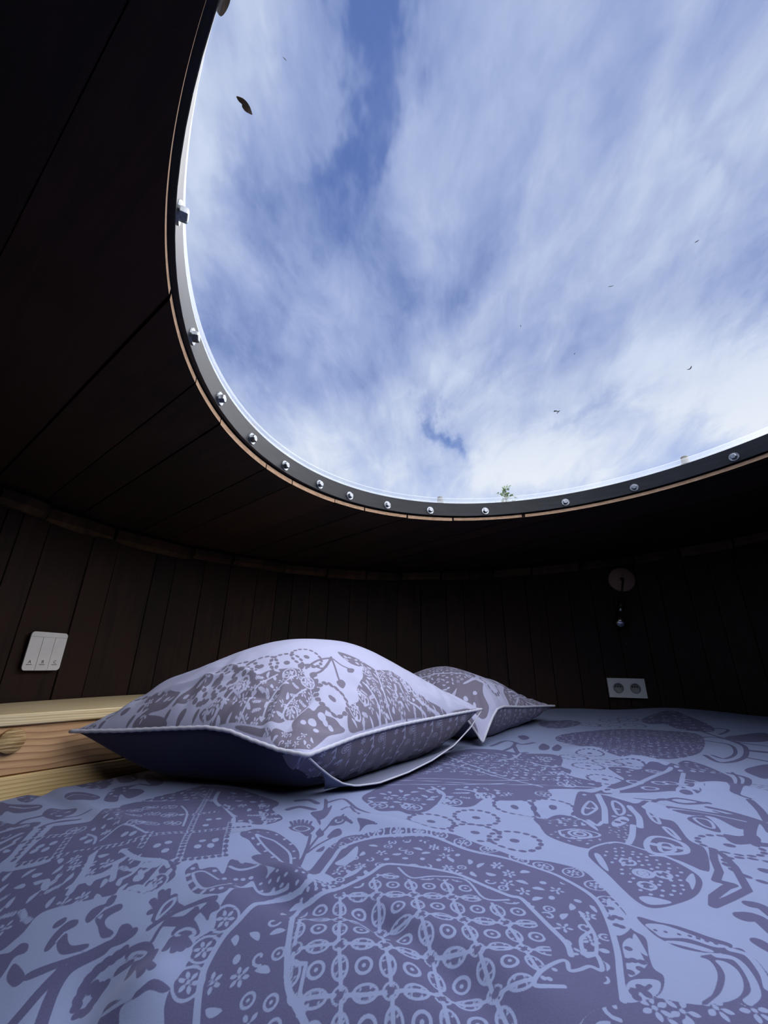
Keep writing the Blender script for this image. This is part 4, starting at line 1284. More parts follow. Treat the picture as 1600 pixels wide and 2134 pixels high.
('poly',[(-0.0702,0.6951),(-0.0637,0.7126),(-0.051,0.7103),(-0.0473,0.6976),(-0.0566,0.6927)],1,True),
('poly',[(-0.068,0.6583),(-0.0624,0.6807),(-0.0532,0.6843),(-0.0495,0.6705),(-0.0577,0.6594)],1,True),
('poly',[(-0.0301,0.6958),(-0.0256,0.6827),(-0.0262,0.673),(-0.0172,0.6837),(-0.0004,0.6815),(-0.0127,0.691),(-0.0291,0.6995)],1,True),
('poly',[(-0.09,0.7122),(-0.0828,0.7061),(-0.0815,0.6887),(-0.0729,0.6695),(-0.0781,0.657),(-0.0849,0.671),(-0.0819,0.6913)],1,True),
('poly',[(-0.1024,0.7419),(-0.0868,0.7538),(-0.0914,0.8103),(-0.0844,0.8002),(-0.0799,0.7634),(-0.0746,0.7769),(-0.0753,0.7248),(-0.0861,0.7115),(-0.0988,0.7275)],1,True),
('line',[(-0.1175,0.6828),(-0.1078,0.6931),(-0.0954,0.685),(-0.1043,0.6739)],0.0028,-1,True,True),
('line',[(-0.0617,0.7055),(-0.0532,0.7068),(-0.0513,0.7005),(-0.0585,0.6988)],0.0025,-1,True,True),
('line',[(-0.1197,0.6915),(-0.1266,0.707)],0.0042,1,False,True),
('line',[(-0.1157,0.6934),(-0.1213,0.7107)],0.0042,1,False,True),
('line',[(-0.1116,0.6952),(-0.1159,0.714)],0.0042,1,False,True),
('line',[(-0.1073,0.6957),(-0.1099,0.7139)],0.0042,1,False,True),
('line',[(-0.1027,0.6948),(-0.1033,0.7108)],0.0042,1,False,True),
('line',[(-0.0981,0.6939),(-0.0967,0.7076)],0.0042,1,False,True),
('line',[(-0.0534,0.709),(-0.0516,0.7171)],0.004,1,False,True),
('line',[(-0.0517,0.7071),(-0.0479,0.7092)],0.004,1,False,True),
('line',[(-0.05,0.7053),(-0.0444,0.703)],0.004,1,False,True),
('line',[(-0.0484,0.7036),(-0.041,0.6977)],0.004,1,False,True),
('line',[(-0.0468,0.702),(-0.0376,0.6929)],0.004,1,False,True),
('line',[(-0.0908,0.664),(-0.0883,0.6222),(-0.0896,0.5433)],0.004,1,False,True),
('line',[(-0.0693,0.6971),(-0.0775,0.669),(-0.0836,0.6333),(-0.0921,0.575)],0.003,1,False,True),
('line',[(-0.0611,0.659),(-0.075,0.6345),(-0.0859,0.6079)],0.003,1,False,True),
('line',[(-0.0832,0.7904),(-0.0596,0.8121),(-0.0364,0.7654),(-0.0138,0.7366)],0.006,1,False,True),
('line',[(-0.1407,0.7549),(-0.1242,0.7671),(-0.1003,0.7543)],0.01,1,False,True),
('line',[(-0.1355,0.7974),(-0.1165,0.8036),(-0.0994,0.7852)],0.01,1,False,True),
('poly',[(-0.0762,0.6137),(-0.0677,0.63),(-0.0678,0.6146)],1,True),
('line',[(-0.0536,0.6211),(-0.048,0.6545),(-0.0304,0.6653),(-0.0139,0.6602)],0.004,1,False,True),
('dotline',[(-0.0573,0.7544),(-0.0449,0.7693),(-0.0284,0.71)],0.003,1),
('poly',[(-0.2616,0.8476),(-0.2194,0.829),(-0.1692,0.7947),(-0.16,0.7738),(-0.1646,0.7536),(-0.1414,0.7227),(-0.1448,0.7046),(-0.1627,0.6874),(-0.1939,0.6936),(-0.2182,0.7215)],1,True),
('fill',[(-0.2616,0.8476),(-0.2194,0.829),(-0.1692,0.7947),(-0.16,0.7738),(-0.1646,0.7536),(-0.1414,0.7227),(-0.1448,0.7046),(-0.1627,0.6874),(-0.1939,0.6936),(-0.2182,0.7215)],0.022,16,['leaf','flower','sprig'],-1,1),
('rosette',-0.1841,0.7679,0.011,-1),
('rosette',-0.1761,0.7292,0.011,-1),
('rosette',-0.1584,0.7109,0.01,-1),
('poly',[(-0.4229,0.5929),(-0.4299,0.6365),(-0.44,0.6707),(-0.3947,0.6766),(-0.4016,0.7656),(-0.3702,0.8255),(-0.3239,0.8803),(-0.2485,0.8579),(-0.2038,0.822),(-0.1701,0.7013),(-0.2045,0.6863),(-0.1776,0.5864),(-0.2231,0.5581),(-0.2419,0.5668),(-0.2832,0.5917),(-0.3531,0.5994)],1,False),
('fill',[(-0.401,0.7051),(-0.4072,0.7754),(-0.3424,0.6529),(-0.351,0.6296),(-0.3774,0.651)],0.016,17,['leaf','flower'],-1,1.2),
('fill',[(-0.4184,0.7946),(-0.3195,0.8697),(-0.292,0.8021),(-0.3773,0.7871)],0.018,18,['leaf','flower','leaf'],-1,1.1),
('fill',[(-0.2757,0.8376),(-0.2013,0.813),(-0.172,0.7081),(-0.2047,0.7008)],0.026,19,['leaf','sprig','flower'],-1,1),
('rosette',-0.3654,0.7322,0.0105,-1),
('rosette',-0.3519,0.753,0.0105,-1),
('rosette',-0.324,0.7546,0.0105,-1),
('rosette',-0.3471,0.6956,0.0105,-1),
('rosette',-0.3305,0.7161,0.0105,-1),
('rosette',-0.3036,0.7116,0.0105,-1),
('rosette',-0.319,0.6489,0.0105,-1),
('rosette',-0.302,0.6544,0.0105,-1),
('rosette',-0.2811,0.6736,0.0105,-1),
('rosette',-0.3974,0.653,0.0105,-1),
('dotline',[(-0.2996,0.8632),(-0.263,0.7072),(-0.2193,0.5541)],0.003,1),
('dotline',[(-0.1768,0.6774),(-0.2396,0.6464),(-0.2876,0.6085),(-0.3574,0.6002),(-0.4195,0.5911)],0.003,1),
('dotline',[(-0.2066,0.6894),(-0.1861,0.6129),(-0.1776,0.5864)],0.003,1),
('dotline',[(-0.1768,0.5867),(-0.2017,0.5711),(-0.2301,0.5614)],0.003,1),
('dotline',[(-0.2426,0.7342),(-0.2747,0.7127)],0.003,1),
('dotline',[(-0.2858,0.6231),(-0.2799,0.5922)],0.003,1),
('dotline',[(-0.3965,0.6403),(-0.4285,0.6396),(-0.4696,0.6259)],0.003,1),
('dotline',[(-0.3934,0.636),(-0.3791,0.5925)],0.003,1),
('dotline',[(-0.4498,0.6665),(-0.4313,0.6003)],0.003,1),
('dot',-0.2395,0.6947,0.0042,-1),
('dot',-0.2277,0.7001,0.0042,-1),
('dot',-0.235,0.672,0.0042,-1),
('dot',-0.2507,0.5981,0.0042,-1),
('dot',-0.2603,0.5907,0.0042,-1),
('dot',-0.2457,0.5809,0.0042,-1),
('dot',-0.2135,0.5933,0.0042,-1),
('dot',-0.2136,0.6071,0.0042,-1),
('dot',-0.1988,0.6095,0.0042,-1),
('dot',-0.2,0.5983,0.0042,-1),
('dot',-0.4167,0.6203,0.0042,-1),
('dot',-0.4046,0.6125,0.0042,-1),
('dot',-0.4176,0.6122,0.0042,-1),
('dot',-0.4043,0.6242,0.0042,-1),
('dot',-0.3058,0.6195,0.0042,-1),
('dot',-0.3167,0.6216,0.0042,-1),
('dot',-0.3588,0.6195,0.0042,-1),
('dot',-0.371,0.6285,0.0042,-1),
('dot',-0.287,0.7137,0.0042,-1),
('line',[(-0.3085,0.7619),(-0.2824,0.7221),(-0.2626,0.6645)],0.003,-1,False,True),
('line',[(-0.343,0.6177),(-0.3322,0.6431),(-0.2894,0.6184)],0.003,-1,False,True),
('line',[(-0.2785,0.8377),(-0.2638,0.7841),(-0.2165,0.7218),(-0.2023,0.6868)],0.006,-1,False,True),
('line',[(-0.2469,0.7593),(-0.2114,0.707)],0.004,1,False,True),
('line',[(-0.3727,0.6381),(-0.3552,0.627),(-0.3472,0.6125)],0.003,-1,False,True),
('dotline',[(-0.3188,0.8403),(-0.2707,0.7884)],0.003,1),
('line',[(-0.4143,0.7352),(-0.4001,0.7812),(-0.3534,0.7917),(-0.2697,0.7927)],0.0035,-1,False,True),
('poly',[(-0.42,0.5839),(-0.3883,0.5861),(-0.3542,0.601),(-0.3031,0.594),(-0.2751,0.5873),(-0.2419,0.5668),(-0.2167,0.5455),(-0.2144,0.5347),(-0.226,0.5233),(-0.2362,0.5217),(-0.2605,0.53),(-0.2674,0.5259),(-0.3053,0.5243),(-0.3332,0.521),(-0.3357,0.502),(-0.3541,0.4949),(-0.4294,0.5569),(-0.4307,0.5841)],1,True),
('fill',[(-0.42,0.5839),(-0.3883,0.5861),(-0.3542,0.601),(-0.3031,0.594),(-0.2751,0.5873),(-0.2419,0.5668),(-0.2167,0.5455),(-0.2144,0.5347),(-0.226,0.5233),(-0.2362,0.5217),(-0.2605,0.53),(-0.2674,0.5259),(-0.3053,0.5243),(-0.3332,0.521),(-0.3357,0.502),(-0.3541,0.4949),(-0.4294,0.5569),(-0.4307,0.5841)],0.0175,20,['leaf','flower','leaf','leaf','sprig'],-1,1.25),
('line',[(-0.3337,0.5905),(-0.3261,0.5721),(-0.3199,0.5391)],0.007,-1,False,True),
('line',[(-0.2941,0.5702),(-0.2818,0.5464)],0.006,-1,False,True),
('line',[(-0.3199,0.552),(-0.3057,0.5531),(-0.293,0.5568)],0.009,-1,False,True),
('line',[(-0.2575,0.5604),(-0.242,0.5575)],0.007,-1,False,True),
('line',[(-0.299,0.5905),(-0.2715,0.5722),(-0.2397,0.5629),(-0.2276,0.5534)],0.005,-1,False,True),
('line',[(-0.2624,0.5657),(-0.2639,0.5511),(-0.2733,0.5448)],0.004,-1,False,True),
('line',[(-0.2364,0.5567),(-0.2391,0.5405)],0.003,-1,False,True),
('line',[(-0.3038,0.5677),(-0.29,0.5763)],0.004,-1,False,True),
('rosette',-0.23,0.5331,0.011,-1),
('poly',[(-0.3602,0.5528),(-0.3636,0.5627),(-0.3575,0.5615),(-0.3503,0.5508),(-0.3527,0.5477)],-1,True),
('poly',[(-0.2595,0.5523),(-0.2552,0.5536),(-0.2478,0.544),(-0.2489,0.5402)],-1,True),
('poly',[(-0.2593,0.5307),(-0.2487,0.5344),(-0.2372,0.5287),(-0.2362,0.5217),(-0.2443,0.5272)],-1,True),
('poly',[(-0.2363,0.5664),(-0.2239,0.5581),(-0.218,0.5516),(-0.2167,0.5455),(-0.2227,0.5506)],1,True),
('poly',[(-0.2046,0.5427),(-0.2051,0.5522),(-0.2004,0.5618),(-0.1923,0.5513),(-0.1845,0.5563),(-0.176,0.5574),(-0.1653,0.5481),(-0.1684,0.5792),(-0.1516,0.5706),(-0.1322,0.5658),(-0.1219,0.5428),(-0.1446,0.539),(-0.1476,0.5068),(-0.1619,0.5031),(-0.1762,0.5083),(-0.1914,0.5231)],1,True),
('line',[(-0.1953,0.5404),(-0.185,0.5268),(-0.1694,0.5143),(-0.1526,0.5213)],0.0032,-1,False,True),
('line',[(-0.1965,0.543),(-0.1863,0.5478),(-0.166,0.5359)],0.0026,-1,False,True),
('dot',-0.2,0.5508,0.0026,-1),
('dot',-0.2001,0.5398,0.0026,-1),
('dot',-0.1937,0.5297,0.0026,-1),
('dot',-0.1833,0.5194,0.0026,-1),
('dot',-0.1714,0.5095,0.0026,-1),
('dot',-0.1628,0.5091,0.0026,-1),
('dot',-0.1546,0.5103,0.0026,-1),
('dot',-0.1512,0.5276,0.0026,-1),
('dot',-0.1496,0.5409,0.0026,-1),
('dot',-0.1763,0.5514,0.0026,-1),
('dot',-0.1611,0.5392,0.0026,-1),
('dot',-0.1424,0.5428,0.0026,-1),
('dot',-0.1349,0.5463,0.0026,-1),
('line',[(-0.1637,0.5632),(-0.1514,0.559),(-0.1337,0.5647)],0.004,-1,False,True),
('poly',[(-0.6021,0.7747),(-0.5795,0.7661),(-0.5451,0.7608),(-0.5216,0.757),(-0.5127,0.7355),(-0.5347,0.7245),(-0.5582,0.7355),(-0.5504,0.7157)],1,True),
('poly',[(-0.5357,0.6991),(-0.4999,0.6831),(-0.4701,0.687),(-0.4621,0.6659),(-0.4513,0.6313),(-0.4443,0.6065),(-0.4614,0.6015),(-0.5583,0.7045)],1,True),
('poly',[(-0.6258,0.8332),(-0.6473,0.8962),(-0.6344,0.9177),(-0.5915,0.8766),(-0.5767,0.8298),(-0.5531,0.7737),(-0.5815,0.7834)],1,True),
('poly',[(-0.4902,0.7159),(-0.4979,0.7486),(-0.4589,0.7415),(-0.4482,0.7164),(-0.4555,0.6942)],1,True),
('poly',[(-0.4473,0.7898),(-0.4717,0.8555),(-0.4553,0.877),(-0.444,0.8832),(-0.4478,0.8591),(-0.4398,0.8217),(-0.4226,0.7839)],1,True),
('poly',[(-0.5069,0.9223),(-0.5161,0.959),(-0.4893,0.9517),(-0.4621,0.915),(-0.4658,0.8949),(-0.4828,0.8929)],1,True),
('poly',[(-0.5624,0.8858),(-0.5862,0.9475),(-0.5392,0.934),(-0.5001,0.9012),(-0.4874,0.8529),(-0.5301,0.8562)],1,True),
('poly',[(-0.5225,0.8057),(-0.51,0.827),(-0.4638,0.8074),(-0.4642,0.7742),(-0.4927,0.7787)],1,True),
('poly',[(-0.4558,0.8484),(-0.4315,0.8611),(-0.4105,0.844),(-0.4137,0.8051),(-0.4347,0.8225)],1,True),
('poly',[(-0.4638,0.9464),(-0.4398,0.9374),(-0.4053,0.901),(-0.4103,0.8815),(-0.4423,0.9072)],1,True),
('fill',[(-0.5879,0.7911),(-0.644,0.8923),(-0.6326,0.9154),(-0.5915,0.8766),(-0.5767,0.8298),(-0.5531,0.7737)],0.018,30,['leaf','curl','leaf','ring'],-1,1.2),
('fill',[(-0.5624,0.8858),(-0.5862,0.9475),(-0.5392,0.934),(-0.5001,0.9012),(-0.4874,0.8529),(-0.5301,0.8562)],0.018,31,['leaf','curl','leaf','ring'],-1,1.2),
('fill',[(-0.5311,0.6939),(-0.4676,0.6838),(-0.4513,0.6313),(-0.4594,0.6032)],0.018,32,['leaf','curl','leaf','ring'],-1,1.2),
('fill',[(-0.4473,0.7898),(-0.4717,0.8555),(-0.4543,0.8753),(-0.4398,0.8217)],0.018,33,['leaf','curl','leaf','ring'],-1,1.2),
('fill',[(-0.4877,0.7156),(-0.4935,0.7425),(-0.4605,0.7406),(-0.4578,0.6973)],0.018,34,['leaf','curl','leaf','ring'],-1,1.2),
('line',[(-0.5702,0.7552),(-0.5405,0.7461),(-0.5221,0.7505)],0.004,-1,False,True),
('line',[(-0.5008,0.9226),(-0.4919,0.9341),(-0.468,0.9144)],0.004,-1,False,True),
('line',[(-0.5099,0.7955),(-0.4992,0.811),(-0.4708,0.8056)],0.003,-1,False,True),
('line',[(-0.5059,0.6658),(-0.4829,0.6757)],0.006,-1,False,True),
('line',[(-0.4807,0.6381),(-0.4712,0.6544)],0.006,-1,False,True),
('line',[(-0.4717,0.6201),(-0.4609,0.6334)],0.006,-1,False,True),
('line',[(-0.4877,0.7097),(-0.4988,0.6977),(-0.4999,0.6831)],0.007,1,False,True),
('line',[(-0.4186,0.6897),(-0.4489,0.6826),(-0.4545,0.6671)],0.006,1,False,True),
('line',[(-0.421,0.7154),(-0.4343,0.7062),(-0.4555,0.6942)],0.005,1,False,True),
('line',[(-0.4437,0.8879),(-0.416,0.8811),(-0.4058,0.8961)],0.006,1,False,True),
('poly',[(-0.2787,0.5041),(-0.2797,0.5125),(-0.2732,0.5163),(-0.267,0.5151),(-0.2688,0.5058),(-0.2724,0.4996)],1,True),
('poly',[(-0.2693,0.5045),(-0.2587,0.5129),(-0.2511,0.5135),(-0.2473,0.5078),(-0.2541,0.5039),(-0.2568,0.4993),(-0.2516,0.493),(-0.2413,0.4876),(-0.2411,0.4843),(-0.2495,0.4842),(-0.2587,0.4928)],1,True),
('poly',[(-0.2981,0.4832),(-0.3001,0.4953),(-0.2951,0.5053),(-0.2858,0.5051),(-0.2831,0.4993),(-0.29,0.4952),(-0.2909,0.4876),(-0.293,0.481)],1,True),
('poly',[(-0.2903,0.4868),(-0.2877,0.4941),(-0.2799,0.4861),(-0.272,0.4814),(-0.2593,0.4813),(-0.2564,0.4786),(-0.2647,0.4758),(-0.2784,0.476)],1,True),
('poly',[(-0.2979,0.463),(-0.294,0.4674),(-0.2712,0.472),(-0.253,0.4769),(-0.2379,0.4828),(-0.2376,0.4916),(-0.2307,0.4922),(-0.2227,0.4859),(-0.2224,0.4787),(-0.2358,0.4763),(-0.2521,0.4758),(-0.2676,0.4678),(-0.2906,0.4606)],1,True),
('poly',[(-0.314,0.4664),(-0.3181,0.4774),(-0.3038,0.4696),(-0.2954,0.462),(-0.3,0.4577)],1,True),
('poly',[(-0.2171,0.467),(-0.2171,0.4729),(-0.204,0.4733),(-0.1933,0.4663),(-0.1845,0.4504),(-0.1881,0.4437),(-0.209,0.4603)],1,True),
('poly',[(-0.2105,0.4917),(-0.2116,0.5008),(-0.2104,0.5095),(-0.2001,0.5165),(-0.1923,0.5046),(-0.1838,0.4973),(-0.1954,0.4955),(-0.2051,0.4894)],1,True),
('poly',[(-0.1826,0.473),(-0.1793,0.4813),(-0.169,0.4836),(-0.1566,0.4717),(-0.1669,0.4682)],1,True),
('poly',[(-0.1647,0.4891),(-0.1599,0.4951),(-0.1522,0.4952),(-0.1476,0.4902),(-0.1541,0.4863),(-0.1536,0.4806),(-0.1587,0.4841)],1,True),
('poly',[(-0.2028,0.4123),(-0.2066,0.4274),(-0.2012,0.4272),(-0.1905,0.422),(-0.1821,0.4227),(-0.173,0.4273),(-0.1582,0.4242),(-0.1624,0.4207),(-0.173,0.4215),(-0.1807,0.4191),(-0.1904,0.4178),(-0.185,0.4066)],1,True),
('poly',[(-0.3412,0.4871),(-0.3316,0.4885),(-0.3273,0.4943),(-0.3187,0.4917),(-0.3145,0.4846),(-0.3224,0.4828),(-0.3204,0.4721),(-0.3215,0.4638)],1,True),
('poly',[(-0.2618,0.5002),(-0.2632,0.5063),(-0.2676,0.5041)],-1,False),
('line',[(-0.2685,0.464),(-0.2735,0.4517),(-0.2765,0.4383),(-0.2783,0.4313)],0.0085,1,False,True),
('line',[(-0.2404,0.4768),(-0.2605,0.4674),(-0.2632,0.452),(-0.2539,0.4284)],0.0095,1,False,True),
('line',[(-0.1948,0.4863),(-0.1972,0.4805),(-0.1976,0.4716)],0.0035,1,False,True),
('line',[(-0.2079,0.4844),(-0.1927,0.4932),(-0.1737,0.496),(-0.1553,0.4986)],0.005,1,False,True),
('line',[(-0.1933,0.4862),(-0.179,0.4834),(-0.1701,0.4886)],0.008,1,False,True),
('line',[(-0.1702,0.4832),(-0.1625,0.4913),(-0.1553,0.4986)],0.0025,1,False,True),
('line',[(-0.2682,0.505),(-0.2646,0.5128)],0.002,-1,False,True),
('line',[(-0.2915,0.4883),(-0.29,0.4952)],0.002,-1,False,True),
('line',[(-0.2045,0.4223),(-0.1911,0.4213),(-0.1848,0.4217)],0.003,-1,False,True),
('line',[(-0.2051,0.492),(-0.2062,0.5046),(-0.1996,0.511),(-0.1969,0.5042),(-0.2005,0.4969)],0.003,-1,True,True),
('line',[(-0.1785,0.4732),(-0.1723,0.4762),(-0.1645,0.4748),(-0.1611,0.4707),(-0.1703,0.4695)],0.0025,-1,True,True),
('line',[(-0.2126,0.466),(-0.2063,0.4662),(-0.1973,0.4617),(-0.2007,0.4588)],0.0025,-1,True,True),
('dot',-0.2215,0.4716,0.0042,1),
('dot',-0.2267,0.4696,0.0042,1),
('dot',-0.2329,0.4673,0.0042,1),
('dot',-0.2378,0.4642,0.0042,1),
('dot',-0.2409,0.46,0.0042,1),
('dot',-0.2414,0.4559,0.0042,1),
('dot',-0.2406,0.4502,0.0042,1),
('dot',-0.2382,0.4449,0.0042,1),
('dot',-0.2327,0.4391,0.0042,1),
('dot',-0.2264,0.4385,0.0042,1),
('dot',-0.226,0.4447,0.0042,1),
('dot',-0.2251,0.4494,0.0042,1),
('dot',-0.2236,0.4532,0.0042,1),
('dot',-0.2336,0.4554,0.0042,1),
('dot',-0.2283,0.4534,0.0042,1),
('dot',-0.2219,0.4838,0.0042,1),
('dot',-0.2657,0.5212,0.0042,1),
('dot',-0.2647,0.5173,0.0042,1),
('dot',-0.304,0.5055,0.0042,1),
('dot',-0.3022,0.5065,0.0042,1),
('line',[(-0.1796,0.4686),(-0.1802,0.4591)],0.006,1,False,True),
('line',[(-0.1757,0.4677),(-0.1717,0.4555)],0.006,1,False,True),
('line',[(-0.1721,0.4676),(-0.1659,0.4576)],0.006,1,False,True),
('line',[(-0.1679,0.4675),(-0.1617,0.4619)],0.006,1,False,True),
('line',[(-0.2086,0.4595),(-0.2167,0.459)],0.006,1,False,True),
('line',[(-0.2025,0.4553),(-0.2005,0.4442)],0.006,1,False,True),
('line',[(-0.1954,0.4499),(-0.1868,0.4344)],0.006,1,False,True),
('line',[(-0.1896,0.4468),(-0.1795,0.4365)],0.006,1,False,True),
('line',[(-0.1876,0.4502),(-0.189,0.4594)],0.006,1,False,True),
('line',[(-0.2116,0.5008),(-0.2164,0.5001)],0.006,1,False,True),
('line',[(-0.2138,0.5059),(-0.2211,0.512)],0.006,1,False,True),
('line',[(-0.2109,0.5104),(-0.2175,0.5209)],0.006,1,False,True),
('line',[(-0.2078,0.5133),(-0.2111,0.5209)],0.006,1,False,True)]
